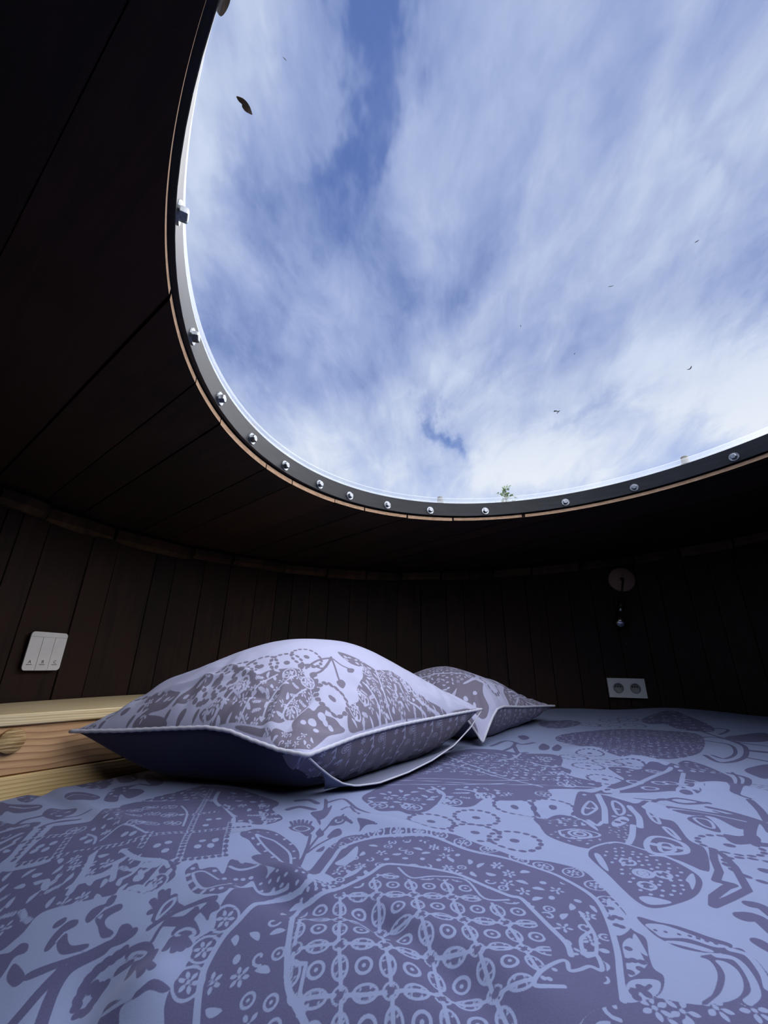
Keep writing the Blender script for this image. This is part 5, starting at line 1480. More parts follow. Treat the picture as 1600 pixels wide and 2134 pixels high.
PILLOW_PRINT = [
('dring',-0.0107,-0.2982,0.03,1),
('dring',0.0251,-0.2941,0.03,1),
('dring',0.0191,-0.2789,0.03,1),
('dring',0.0477,-0.2556,0.03,1),
('dring',0.0811,-0.2226,0.03,1),
('dring',0.1885,-0.2116,0.03,1),
('dring',-0.1623,-0.327,0.03,1),
('dring',-0.0334,-0.338,0.03,1),
('dring',0.0919,-0.1773,0.03,1),
('poly',[(0.0048,-0.3394),(0.0131,-0.3312),(0.0298,-0.3243),(0.0298,-0.3119),(0.0358,-0.2927),(0.0597,-0.2831),(0.0716,-0.2583),(0.0955,-0.2295),(0.1146,-0.2144),(0.1277,-0.2212),(0.1444,-0.2047),(0.1539,-0.2171),(0.1599,-0.2363),(0.1683,-0.257),(0.173,-0.2954),(0.1635,-0.3106),(0.1468,-0.3298),(0.0883,-0.3394),(0.0334,-0.3435)],1,True),
('fill',[(0.0048,-0.3394),(0.0131,-0.3312),(0.0298,-0.3243),(0.0298,-0.3119),(0.0358,-0.2927),(0.0597,-0.2831),(0.0716,-0.2583),(0.0955,-0.2295),(0.1146,-0.2144),(0.1277,-0.2212),(0.1444,-0.2047),(0.1539,-0.2171),(0.1599,-0.2363),(0.1683,-0.257),(0.173,-0.2954),(0.1635,-0.3106),(0.1468,-0.3298),(0.0883,-0.3394),(0.0334,-0.3435)],0.0165,1,['flower','leaf','sprig','leaf','flower'],-1,1.25),
('line',[(0.0883,-0.3367),(0.0835,-0.3147),(0.0788,-0.2844),(0.0883,-0.2542)],0.003,-1,False,True),
('line',[(0.1277,-0.3284),(0.1158,-0.3009),(0.1169,-0.2721),(0.1158,-0.2418)],0.003,-1,False,True),
('line',[(0.0418,-0.3312),(0.0394,-0.316),(0.0501,-0.3023)],0.003,-1,False,True),
('line',[(0.1551,-0.3119),(0.1444,-0.2803),(0.148,-0.2418)],0.003,-1,False,True),
('rosette',0.105,-0.2405,0.012,-1),
('rosette',0.1396,-0.2281,0.012,-1),
('rosette',0.1623,-0.2982,0.012,-1),
('rosette',0.0263,-0.3312,0.012,-1),
('rosette',0.0465,-0.2982,0.012,-1),
('poly',[(-0.1313,-0.3202),(-0.1301,-0.3092),(-0.099,-0.3064),(-0.0728,-0.3106),(-0.0752,-0.3298),(-0.1026,-0.3339),(-0.1134,-0.3408)],1,True),
('fill',[(-0.1313,-0.3202),(-0.1301,-0.3092),(-0.099,-0.3064),(-0.0728,-0.3106),(-0.0752,-0.3298),(-0.1026,-0.3339),(-0.1134,-0.3408)],0.016,2,['leaf','scale','flower'],-1,1.15),
('poly',[(-0.0656,-0.3243),(-0.0525,-0.3009),(-0.0274,-0.2913),(-0.0227,-0.3009),(-0.0382,-0.3257)],1,True),
('fill',[(-0.0656,-0.3243),(-0.0525,-0.3009),(-0.0274,-0.2913),(-0.0227,-0.3009),(-0.0382,-0.3257)],0.016,3,['leaf','scale','flower'],-1,1.15),
('poly',[(-0.2327,-0.3435),(-0.2148,-0.3339),(-0.1981,-0.3408),(-0.2124,-0.3435)],1,True),
('fill',[(-0.2327,-0.3435),(-0.2148,-0.3339),(-0.1981,-0.3408),(-0.2124,-0.3435)],0.016,4,['leaf','scale','flower'],-1,1.15),
('poly',[(-0.1253,-0.3408),(-0.1169,-0.3353),(-0.0764,-0.338),(-0.0561,-0.3422),(-0.0632,-0.3435),(-0.1169,-0.3435)],1,True),
('fill',[(-0.1253,-0.3408),(-0.1169,-0.3353),(-0.0764,-0.338),(-0.0561,-0.3422),(-0.0632,-0.3435),(-0.1169,-0.3435)],0.016,5,['leaf','scale','flower'],-1,1.15),
('poly',[(0.099,-0.0824),(0.1241,-0.0481),(0.1516,-0.0371),(0.1396,-0.0852)],1,True),
('fill',[(0.099,-0.0824),(0.1241,-0.0481),(0.1516,-0.0371),(0.1396,-0.0852)],0.016,6,['leaf','scale','flower'],-1,1.15),
('line',[(0.111,-0.1195),(0.1313,-0.169),(0.111,-0.191),(0.1038,-0.2116)],0.0045,1,False,True),
('line',[(0.1158,-0.1264),(0.1337,-0.1773),(0.1325,-0.2075)],0.0045,1,False,True),
('line',[(0.1193,-0.1264),(0.1563,-0.1553),(0.173,-0.1649)],0.0045,1,False,True),
('line',[(0.1169,-0.1209),(0.136,-0.1168),(0.1527,-0.1017)],0.0045,1,False,True),
('line',[(0.1134,-0.1237),(0.1098,-0.1608),(0.1146,-0.2047)],0.0045,1,False,True),
('poly',[(0.1277,-0.2089),(0.1313,-0.1965),(0.1396,-0.2006),(0.136,-0.2144)],1,True),
('poly',[(0.1647,-0.1704),(0.1647,-0.1539),(0.1742,-0.1525),(0.1802,-0.1676),(0.1742,-0.1731)],1,True),
('poly',[(0.1468,-0.1086),(0.1516,-0.0921),(0.1587,-0.1072),(0.1563,-0.1209)],1,True),
('poly',[(0.099,-0.2102),(0.1026,-0.2006),(0.111,-0.2061),(0.1062,-0.2171)],1,True),
('poly',[(0.173,-0.3037),(0.1766,-0.2803),(0.1754,-0.268),(0.1874,-0.2666),(0.1862,-0.2501),(0.1957,-0.2418),(0.2041,-0.2542),(0.2136,-0.2377),(0.2255,-0.235),(0.2339,-0.2336),(0.2315,-0.2734),(0.2327,-0.3023),(0.2315,-0.327),(0.1981,-0.3243),(0.1826,-0.316)],1,True),
('poly',[(0.1611,-0.3284),(0.1993,-0.316),(0.2255,-0.3051),(0.2339,-0.3312),(0.2029,-0.3422),(0.1611,-0.3408)],1,True),
('fill',[(0.1611,-0.3284),(0.1993,-0.316),(0.2255,-0.3051),(0.2339,-0.3312),(0.2029,-0.3422),(0.1611,-0.3408)],0.014,9,['leaf','curl','flower'],-1,1.2),
('poly',[(0.0835,-0.3422),(0.1122,-0.338),(0.1527,-0.3353),(0.1527,-0.3408),(0.1193,-0.3422)],1,True),
('fill',[(0.0835,-0.3422),(0.1122,-0.338),(0.1527,-0.3353),(0.1527,-0.3408),(0.1193,-0.3422)],0.014,9,['leaf','curl','flower'],-1,1.2),
('dot',0.2005,-0.2858,0.0075,-1),
('dot',0.2029,-0.2625,0.0075,-1),
('dot',0.2124,-0.2638,0.005,-1),
('dot',0.216,-0.2941,0.005,-1),
('dot',0.1909,-0.2982,0.005,-1),
('dot',0.222,-0.2597,0.005,-1),
('poly',[(0.2351,-0.2212),(0.2184,-0.2034),(0.2088,-0.1773),(0.2088,-0.1539),(0.1885,-0.1333),(0.1718,-0.0879),(0.1563,-0.0673),(0.1444,-0.0398),(0.1623,-0.0179),(0.1635,0.0371),(0.179,0.0563),(0.1897,0.0673),(0.2053,0.0701),(0.2172,0.0948),(0.2303,0.1347),(0.2387,0.1635),(0.2387,0.0989),(0.2375,-0.0192),(0.2375,-0.1141),(0.2375,-0.1841)],1,True),
('fill',[(0.2351,-0.2212),(0.2184,-0.2034),(0.2088,-0.1773),(0.2088,-0.1539),(0.1885,-0.1333),(0.1718,-0.0879),(0.1563,-0.0673),(0.1444,-0.0398),(0.1623,-0.0179),(0.1635,0.0371),(0.179,0.0563),(0.1897,0.0673),(0.2053,0.0701),(0.2172,0.0948),(0.2303,0.1347),(0.2387,0.1635),(0.2387,0.0989),(0.2375,-0.0192),(0.2375,-0.1141),(0.2375,-0.1841)],0.0165,7,['flower','leaf','sprig','leaf','flower'],-1,1.25),
('line',[(0.1587,-0.0206),(0.222,-0.0687),(0.2375,-0.0701)],0.0035,-1,False,True),
('line',[(0.1671,0.0234),(0.2172,0.0206),(0.2375,0.0687)],0.0035,-1,False,True),
('line',[(0.1826,-0.1017),(0.2172,-0.0962),(0.2375,-0.1195)],0.0035,-1,False,True),
('line',[(0.1826,0.0495),(0.2267,0.0783),(0.2387,0.1305)],0.0035,-1,False,True),
('rosette',0.2064,-0.1374,0.012,-1),
('rosette',0.2184,-0.1814,0.012,-1),
('rosette',0.1933,0.0536,0.012,-1),
('rosette',0.216,0.0728,0.012,-1),
('rosette',0.1611,-0.0618,0.012,-1),
('dotline',[(0.1695,-0.0069),(0.2172,-0.022),(0.2375,-0.0151)],0.0026,1),
('dotline',[(0.1695,-0.0563),(0.2184,-0.0852),(0.2375,-0.0934)],0.0026,1),
('poly',[(0.2375,0.1814),(0.2363,0.2734),(0.2375,0.327),(0.2387,0.268)],1,True),
('dring',0.1862,-0.213,0.031,1),
('poly',[(-0.22,0.1),(-0.15,0.08),(-0.08,0.12),(-0.06,0.22),(-0.1,0.32),(-0.2,0.33),(-0.24,0.2)],1,True),
('fill',[(-0.22,0.1),(-0.15,0.08),(-0.08,0.12),(-0.06,0.22),(-0.1,0.32),(-0.2,0.33),(-0.24,0.2)],0.02,7,['flower','leaf','sprig'],-1,1.1)]
PILLOW_PRINT2 = [
 ('poly', [(-.17,-.30),(-.10,-.33),(0,-.31),(.07,-.28),(.11,-.22),(.13,-.14),(.10,-.10),(.03,-.115),(-.04,-.14),(-.11,-.17),(-.15,-.22)], 1, True),
 ('fill', [(-.16,-.30),(-.10,-.32),(0,-.30),(.07,-.27),(.10,-.22),(.12,-.14),(.09,-.11),(.03,-.125),(-.04,-.15),(-.11,-.18),(-.14,-.22)], .018, 3, ['flower','leaf','sprig','leaf'], -1, 1.1),
 ('scallop', [(.11,-.20),(.115,-.14),(.09,-.115),(.03,-.13),(-.04,-.155),(-.11,-.185)], .045, .0125, False),
 ('line', [(-.14,-.30),(-.06,-.24),(.02,-.20),(.11,-.15)], .0045, -1, False, True),
 ('dring', -.19,-.06,.030,1), ('dring', -.155,.03,.030,1), ('dring', -.115,-.085,.029,1), ('dring', -.20,-.16,.029,1), ('dring', -.09,.01,.030,1), ('dring', .165,-.10,.031,1),
 ('dring', -.20,-.25,.022,1), ('dring', -.03,-.34,.02,1), ('dring', .06,-.335,.02,1),
 ('line', [(-.01,.05),(.05,.02),(.085,-.02),(.13,-.03)], .0055, 1, False, True), ('line', [(.05,.02),(.07,.05),(.12,.045)], .005, 1, False, True), ('line', [(.05,.02),(.03,-.03),(.06,-.06)], .005, 1, False, True), ('line', [(.0,.045),(-.02,-.01),(.01,-.05)], .005, 1, False, True), ('line', [(.03,.03),(.06,.09),(.10,.095)], .005, 1, False, True),
 ('poly', [(.12,-.02),(.15,-.04),(.165,-.025),(.15,-.012),(.135,-.012)], 1, True), ('poly', [(.11,.05),(.14,.03),(.15,.048),(.13,.06)], 1, True), ('poly', [(.05,-.055),(.07,-.085),(.085,-.065),(.07,-.05)], 1, True), ('poly', [(0,-.045),(.01,-.08),(.03,-.07),(.02,-.045)], 1, True), ('poly', [(.095,.10),(.12,.08),(.135,.095),(.115,.11)], 1, True),
 ('poly', [(.10,-.30),(.14,-.31),(.17,-.27),(.20,-.25),(.205,-.20),(.18,-.185),(.165,-.15),(.14,-.165),(.125,-.20),(.105,-.21),(.11,-.25)], 1, True),
 ('dot', .145,-.245,.0075,-1), ('dot', .165,-.215,.007,-1), ('dot', .14,-.285,.005,-1), ('dot', .175,-.245,.005,-1), ('dot', .185,-.30,.02,1),
 ('poly', [(.10,.02),(.13,-.01),(.17,.0),(.19,-.04),(.225,-.05),(.235,.05),(.235,.30),(.20,.32),(.16,.27),(.13,.20),(.11,.13),(.12,.08)], 1, True),
 ('fill', [(.11,.03),(.13,0),(.17,.01),(.19,-.03),(.22,-.04),(.23,.05),(.23,.29),(.20,.31),(.16,.26),(.13,.19),(.12,.13),(.13,.08)], .018, 9, ['flower','leaf','sprig','leaf','curl'], -1, 1.1),
 ('scallop', [(.20,-.03),(.17,.015),(.13,.02),(.125,.09),(.13,.15),(.15,.22),(.18,.28)], .045, .0125, False),
 ('line', [(.22,-.02),(.19,.08),(.18,.20),(.20,.30)], .0045, -1, False, True), ('line', [(.16,.02),(.21,.12),(.22,.24)], .004, -1, False, True), ('dotline', [(.19,0),(.20,.30)], .003, 1),
 ('poly', [(-.24,-.20),(-.225,-.30),(-.18,-.345),(-.14,-.345),(-.18,-.30),(-.20,-.24)], 1, True), ('fill', [(-.24,-.20),(-.225,-.30),(-.18,-.345),(-.14,-.345),(-.18,-.30),(-.20,-.24)], .016, 4, ['flower','leaf'], -1, 1.1),
 ('poly', [(-.24,-.08),(-.22,-.13),(-.17,-.12),(-.15,-.16),(-.20,-.20),(-.24,-.19)], 1, True), ('fill', [(-.24,-.08),(-.22,-.13),(-.17,-.12),(-.15,-.16),(-.20,-.20),(-.24,-.19)], .016, 5, ['flower','leaf','rosette'], -1, 1.1),
 ('poly', [(.02,.14),(.06,.12),(.10,.16),(.11,.24),(.14,.33),(.05,.33),(-.02,.28),(-.03,.20)], 1, True), ('fill', [(.02,.14),(.06,.12),(.10,.16),(.11,.24),(.14,.33),(.05,.33),(-.02,.28),(-.03,.20)], .018, 6, ['flower','leaf','sprig'], -1, 1.1),
 ('poly', [(-.22,.10),(-.15,.08),(-.08,.12),(-.06,.22),(-.10,.32),(-.20,.33),(-.24,.20)], 1, True), ('fill', [(-.22,.10),(-.15,.08),(-.08,.12),(-.06,.22),(-.10,.32),(-.20,.33),(-.24,.20)], .018, 7, ['flower','leaf','sprig'], -1, 1.1),
 ('line', [(-.12,-.335),(-.05,-.325),(.05,-.34),(.10,-.33)], .008, 1, False, True), ('poly', [(.06,-.345),(.10,-.32),(.13,-.335),(.17,-.345)], 1, True)]
# TRACE-END

# ------------------------------------------------------------------ mattress and duvet
def axis(lo, hi, step):
    out = [lo]
    while out[-1] < hi: out.append(out[-1] + step(out[-1]))
    return np.array(out)


def bump(x, y, cx, cy, a, b, rot, amp):
    c, s = math.cos(rot), math.sin(rot)
    u = ((x - cx) * c + (y - cy) * s) / a
    v = (-(x - cx) * s + (y - cy) * c) / b
    return amp * np.exp(-(u * u + v * v))


WRINKLES = [
    (0.006, 0.479, 0.039, 0.016, -0.800, -0.0140),
    (0.065, 0.413, 0.048, 0.024, -0.928, -0.0196),
    (0.044, 0.457, 0.039, 0.022, -0.828, 0.0084),
    (0.089, 0.404, 0.036, 0.030, -0.813, 0.0084),
    (-0.092, 0.545, 0.041, 0.016, -0.620, 0.0126),
    (-0.085, 0.510, 0.056, 0.020, -0.401, -0.0098),
    (-0.510, 0.776, 0.196, 0.016, -0.685, -0.0140),
    (-0.436, 0.722, 0.209, 0.022, -0.675, 0.0112),
    (-0.306, 0.644, 0.140, 0.030, -0.586, 0.0084),
    (-0.179, 0.430, 0.025, 0.030, 1.130, 0.0140),
    (-0.233, 0.447, 0.026, 0.030, 1.229, -0.0112),
    (0.656, 1.144, 0.076, 0.030, -0.927, 0.0140),
    (0.632, 0.897, 0.096, 0.030, 0.307, 0.0168),
    (0.267, 0.776, 0.047, 0.022, -0.296, -0.0112),
    (0.005, 0.697, 0.080, 0.025, -0.359, 0.0126),
    (0.432, 0.821, 0.075, 0.022, -0.707, 0.0084),
    (-0.178, 0.626, 0.045, 0.020, 0.528, 0.0084),
    (0.606, 1.272, 0.098, 0.040, -0.298, 0.0112),
    (-0.155, 0.506, 0.034, 0.020, 0.523, 0.0070),
    (0.147, 0.599, 0.052, 0.030, -1.226, 0.0056),
]


def duvet_z(x, y):
    z = -0.213 + 0 * x
    far = np.clip((np.hypot(x, y) - 1.45) / 0.8, 0, 1.3)
    z = z + 0.034 * far ** 1.4
    z = z + bump(x, y, 1.30, 1.98, 0.20, 0.16, 0.2, 0.020)
    z = z + bump(x, y, 1.45, 1.62, 0.35, 0.10, -0.5, 0.006)
    z = z + 0.0035 * np.sin(x * 7.3 + 1.7 * np.sin(y * 4.1)) * np.sin(y * 6.2 + 0.9)
    z = z + 0.0018 * np.sin(x * 19 + 5 * y + 2 * np.sin(y * 9)) * np.sin(y * 15 - 4 * x)
    for w in WRINKLES:
        z = z + bump(x, y, *w)
    sl = np.clip(0.16 - (0.45 * (x + 0.18) + 0.89 * (y - 0.36)), 0, 0.22)     # the near corner sags, tilted away from the light to darken it
    z = z - 0.55 * sl ** 2 / (sl + 0.07)
    sl2 = np.clip(0.40 - y, 0, 0.15)
    z = z - 0.2 * sl2 ** 2 / (sl2 + 0.10)
    return z


XS = axis(-0.98, 2.20, lambda v: 0.0012 * max(1.0, abs(v) / 0.38))
YS = axis(-0.96, 2.14, lambda v: 0.006 if v < 0.26 else min(0.0050, 0.0011 * (v / 0.34) ** 1.5))
PD = Print(XS, YS)
paint(PD, TRACE)
X, Y = np.meshgrid(XS, YS)
# the cloth repeats its print beyond the medallion's surroundings
for dx, dy, sel in ((0.85, 0.05, (X - 0.27) * 0.758 > (Y - 0.356) * 0.688), (-0.62, -0.05, (X + 0.25) * 0.364 + (Y - 0.346) * 0.326 < 0), (0.02, -0.86, Y < 0.335)):
    rp = Print(XS - dx, YS - dy)
    paint(rp, TRACE)
    PD.S[sel] = rp.S[sel]
Z = duvet_z(X, Y)
wr = RR - 0.012 - np.hypot(X - CX, Y - CY)                      # distance to the wall
lr = (X - P0.x) * QX + (Y - P0.y) * QY - 0.010                  # distance to the ledge
ft = 2.02 - lr                                                  # distance to the foot hem
ed = np.minimum(np.minimum(wr, lr), ft)
drop = np.clip(1 - ed / 0.045, 0, 1)
Z = Z - 0.05 * drop ** 2.4 * (ed < 0.045)
keep = ed > 0
idx = np.full(X.shape, -1, np.int64)
kq = keep[:-1, :-1] & keep[1:, :-1] & keep[:-1, 1:] & keep[1:, 1:]
used = np.zeros(X.shape, bool)
used[:-1, :-1] |= kq; used[1:, :-1] |= kq; used[:-1, 1:] |= kq; used[1:, 1:] |= kq
idx[used] = np.arange(used.sum())
co = np.stack([X[used], Y[used], Z[used]], 1).astype(np.float32)
quads = np.stack([idx[:-1, :-1][kq], idx[:-1, 1:][kq], idx[1:, 1:][kq], idx[1:, :-1][kq]], 1).astype(np.int32)


def np_mesh(name, co, quads, attr=None):
    me = bpy.data.meshes.new(name)
    me.vertices.add(len(co))
    me.vertices.foreach_set('co', co.ravel())
    me.loops.add(quads.size)
    me.loops.foreach_set('vertex_index', quads.ravel())
    me.polygons.add(len(quads))
    me.polygons.foreach_set('loop_start', np.arange(0, quads.size, 4, dtype=np.int32))
    me.update(calc_edges=True)
    me.validate()
    if attr is not None:
        a = me.attributes.new('print', 'FLOAT', 'POINT')
        a.data.foreach_set('value', attr.astype(np.float32).ravel())
    me.shade_smooth()
    return me


duvet = link('duvet', np_mesh('duvet', co, quads, PD.S[used]), M_DUVET)
tag(duvet, 'lavender duvet printed with large mauve medallions, spread over the bed', 'duvet')

# mattress below, cut to the round room
bm = bmesh.new()
ring_ = []
for k in range(180):
    a = 2 * PI * k / 180
    x, y = CX + (RR - 0.03) * math.cos(a), CY + (RR - 0.03) * math.sin(a)
    q = (x - P0.x) * QX + (y - P0.y) * QY
    if 0.03 <= q <= 1.99: ring_.append((x, y))
low = [bm.verts.new((x, y, -0.502)) for x, y in ring_]
top = [bm.verts.new((x, y, -0.365)) for x, y in ring_]
bm.faces.new(low); bm.faces.new(list(reversed(top)))
for i in range(len(low)):
    bm.faces.new((low[i], low[(i + 1) % len(low)], top[(i + 1) % len(low)], top[i]))
mat_o = from_bm('mattress', bm, M_MATT)
tag(mat_o, 'thick pale mattress hidden under the printed duvet', 'mattress')
bb = empty('bed_platform', (CX, CY, FLOOR_Z))
tag(bb, 'low wooden platform that carries the mattress', 'bed platform')
link('deck', box_mesh('deck', -0.9, 1.0, -0.85, 1.0, 0.265, 0.297, 0.004), M_LEDGE2, bb)
for sx in (-0.8, 0.9):
    for sy in (-0.75, 0.9):
        link('leg', box_mesh('leg', sx - 0.04, sx + 0.04, sy - 0.04, sy + 0.04, 0.001, 0.265, 0.004), M_LEDGE2, bb)


# ------------------------------------------------------------------ pillows
def lerp_tab(tab, t):
    return np.interp(t, [a for a, b in tab], [b for a, b in tab])


def pillow(name, label, corners, seam_lf, seam_fr, seam_rb, seam_bl, rise, peak, shapes, creases, open_end, bow=0.020, pw=0.62):
    """corners L,F,R,B in plan; seam heights along each side; top cover, piping, underside, end panel, flange"""
    L, Fc, R, B = [np.array(c) for c in corners]
    root = empty(name, ((L[0] + R[0]) / 2, (L[1] + R[1]) / 2, -0.205))
    tag(root, label, 'pillow', 'printed pillows on the bed')
    o3 = np.array(root.location)
    lenS = np.linalg.norm(Fc - L)
    lenT = np.linalg.norm(R - Fc)

    def plan(s, t, bw=bow):
        a, b = (1 + s) / 2, (1 + t) / 2
        ins = bw * (1 - t * t) * s            # sides pulled in between the corners
        int_ = bw * (1 - s * s) * t
        p = ((1 - a)[..., None] * (1 - b)[..., None] * L + a[..., None] * (1 - b)[..., None] * Fc + a[..., None] * b[..., None] * R + (1 - a)[..., None] * b[..., None] * B)
        es = (Fc - L) / lenS; et = (R - Fc) / lenT
        return p - ins[..., None] * es - int_[..., None] * et

    def seam(s, t):
        a, b = (1 + s) / 2, (1 + t) / 2
        lf, rb = lerp_tab(seam_lf, a), lerp_tab(seam_rb, 1 - a)
        fr, bl = lerp_tab(seam_fr, b), lerp_tab(seam_bl, 1 - b)
        z00, z10, z11, z01 = seam_lf[0][1], seam_lf[-1][1], seam_fr[-1][1], seam_rb[-1][1]
        return (1 - b) * lf + b * rb + (1 - a) * bl + a * fr - ((1 - a) * (1 - b) * z00 + a * (1 - b) * z10 + a * b * z11 + (1 - a) * b * z01)

    def top_z(s, t):
        sm = seam(s, t)
        ws = s - peak[0] * (1 - s * s); wt = t - peak[1] * (1 - t * t)
        sh = (1 - np.clip(ws * ws, 0, 1)) ** pw * (1 - np.clip(wt * wt, 0, 1)) ** pw
        d = np.minimum(1 - np.abs(s), 1 - np.abs(t))
        z = sm + rise * sh
        x, y = s * lenS / 2, t * lenT / 2
        env = np.clip(d / 0.06, 0, 1) * np.exp(-np.clip(d - 0.12, 0, 1) * 7)
        z = z + 0.004 * env * np.sin(x * 95 + 4 * np.sin(y * 31)) * np.sin(y * 23 + 1.0)
        z = z + 0.003 * env * np.sin(y * 85 + 5 * np.sin(x * 37 + 1)) * np.sin(x * 29)
        z = z + 0.003 * np.clip(d / 0.3, 0, 1) * np.sin(x * 13 + 2 * np.sin(y * 9)) * np.sin(y * 11 + 0.6)
        for (cs_, ct, a_, b_, r_, am) in creases:
            z = z + bump(s, t, cs_, ct, a_, b_, r_, am * 1.5) * np.clip(d / 0.03, 0, 1)
        return z

    ns_, nt_ = 361, 501
    sv = np.sin(np.linspace(-PI / 2, PI / 2, ns_)) * 0.35 + np.linspace(-1, 1, ns_) * 0.65
    tv = np.sin(np.linspace(-PI / 2, PI / 2, nt_)) * 0.35 + np.linspace(-1, 1, nt_) * 0.65
    Sg, Tg = np.meshgrid(sv, tv)
    pl = plan(Sg, Tg)
    ztop = top_z(Sg, Tg)
    PP = Print(sv * lenS / 2, tv * lenT / 2)
    paint(PP, shapes)
    co = np.dstack([pl, ztop[..., None]]).reshape(-1, 3) - o3
    q = np.array(grid_faces(nt_, ns_), dtype=np.int32)[:, ::-1]
    link('top_cover', np_mesh('top_cover', co.astype(np.float32), q, PP.S), M_CASE, root)
    # underside: bulges down on to the duvet, its rim is the seam
    n2s, n2t = 101, 141
    sv2 = np.sin(np.linspace(-PI / 2, PI / 2, n2s)); tv2 = np.sin(np.linspace(-PI / 2, PI / 2, n2t))
    S2, T2 = np.meshgrid(sv2, tv2)
    pl2 = plan(S2, T2)
    sm2 = seam(S2, T2)
    floor_ = duvet_z(pl2[..., 0], pl2[..., 1]) + 0.004
    shp = ((1 - np.abs(S2) ** 5) * (1 - np.abs(T2) ** 5)) ** 0.75
    zb = sm2 - np.maximum(0.003, sm2 - floor_) * np.clip(shp * 1.18, 0, 1)
    zb = zb + 0.0025 * np.sin(S2 * 9 + 3 * T2) * np.sin(T2 * 14) * (1 - np.abs(S2) ** 6) * (1 - np.abs(T2) ** 6)
    zb = np.minimum(np.maximum(zb, floor_), sm2 - 0.0004)
    co2 = np.dstack([pl2, zb[..., None]]).reshape(-1, 3) - o3
    q2 = np.array(grid_faces(n2t, n2s), dtype=np.int32)
    iscol = q2.min(1) % n2s                       # column index of each quad = position across
    endq = iscol >= int(n2s * 0.80)
    qa, qb = q2[~endq], q2[endq]

    def sub(name_, qq, mat, attr=None):
        u, inv = np.unique(qq, return_inverse=True)
        me = np_mesh(name_, co2[u].astype(np.float32), inv.reshape(qq.shape).astype(np.int32), None if attr is None else attr[u])
        return link(name_, me, mat, root)
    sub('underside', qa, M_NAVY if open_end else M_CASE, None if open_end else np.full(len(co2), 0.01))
    E_ = end_print(lenT)
    # the end panel gets its own print, laid out along the seam and down the side
    PEf = Print(np.linspace(0, 0.12, 200), np.linspace(-lenT / 2, lenT / 2, 600))
    paint(PEf, E_)
    G = PEf.S
    # finer end panel so that the print stays crisp
    ne, nt3 = 40, 420
    se = np.concatenate([np.linspace(0.78, 0.94, 12)[:-1], 1 - (1 - 0.94) * np.linspace(1, 0, ne - 11) ** 1.8]); te = np.sin(np.linspace(-PI / 2, PI / 2, nt3)) * 0.4 + np.linspace(-1, 1, nt3) * 0.6
    S3, T3 = np.meshgrid(se, te)
    pl3 = plan(S3, T3); sm3 = seam(S3, T3); fl3 = duvet_z(pl3[..., 0], pl3[..., 1]) + 0.004
    sh3 = ((1 - np.abs(S3) ** 5) * (1 - np.abs(T3) ** 5)) ** 0.75
    z3 = sm3 - np.maximum(0.003, sm3 - fl3) * np.clip(sh3 * 1.18, 0, 1)
    z3 = np.minimum(np.maximum(z3, fl3), sm3 - 0.0004)
    z3 = z3 + 0.0015 * np.sin(T3 * 40 + 6 * S3) * np.clip((sm3 - z3) / 0.03, 0, 1)
    dep = np.clip((sm3 - z3) + (1 - S3) * lenS * 0.5, 0, 0.119); run = T3 * lenT / 2
    ii = np.clip((dep / 0.12 * 199), 0, 198.99); jj = np.clip(((run + lenT / 2) / lenT * 599), 0, 598.99)
    i0, j0 = ii.astype(int), jj.astype(int); fi, fj = ii - i0, jj - j0
    att = (G[j0, i0] * (1 - fi) * (1 - fj) + G[j0, i0 + 1] * fi * (1 - fj) + G[j0 + 1, i0] * (1 - fi) * fj + G[j0 + 1, i0 + 1] * fi * fj).ravel()
    co3 = np.dstack([pl3, z3[..., None]]).reshape(-1, 3) - o3
    q3 = np.array(grid_faces(nt3, len(se)), dtype=np.int32)
    link('end_panel', np_mesh('end_panel', co3.astype(np.float32), q3, att), M_CASE, root)
    # piping all round the seam
    per = []
    for k in range(90): per.append((-1 + 2 * k / 90, -1.0))
    for k in range(120): per.append((1.0, -1 + 2 * k / 120))
    for k in range(90): per.append((1 - 2 * k / 90, 1.0))
    for k in range(120): per.append((-1.0, 1 - 2 * k / 120))
    ps = np.array([p[0] for p in per]); pt = np.array([p[1] for p in per])
    pp = plan(ps * 1.004, pt * 1.004); pz = seam(ps, pt)
    tube('piping', [Vector((pp[i, 0], pp[i, 1], pz[i] + 0.0005 * math.sin(i * 1.9))) - root.location for i in range(len(per))], 0.0034, M_PIPE, root, 8, True)
    return root, plan, seam, o3


def end_print(lenT):
    """stripes of sprigs, chains and small flowers running down the open end of the case"""
    sh = [('poly', [(-0.01, -lenT / 2 - .01), (0.13, -lenT / 2 - .01), (0.13, lenT / 2 + .01), (-0.01, lenT / 2 + .01)], 1, False)]
    rn = random.Random(5)
    y = -lenT / 2 + 0.02
    k = 0
    while y < lenT / 2:
        sl = 0.35
        if k % 4 == 0:
            sh.append(('dotline', [(0, y - 0.02), (0.12, y + 0.03)], 0.0030, 1))
        elif k % 4 == 1:
            for q in range(4): sh.append(('flower', 0.015 + 0.028 * q, y + 0.004 * q, 0.009, -1))
        elif k % 4 == 2:
            sh.append(('line', [(0, y), (0.04, y + 0.012), (0.08, y + 0.006), (0.12, y + 0.02)], 0.0028, -1, False, True))
            for q in range(5): sh.append(('leaf', (0.01 + 0.022 * q, y + 0.006, 0.016, 0.0035, 0.9 if q % 2 else -0.9), -1))
        else:
            for q in range(3): sh.append(('rosette', 0.02 + 0.038 * q, y + 0.006, 0.0105, -1))
        y += 0.030
        k += 1
    return sh


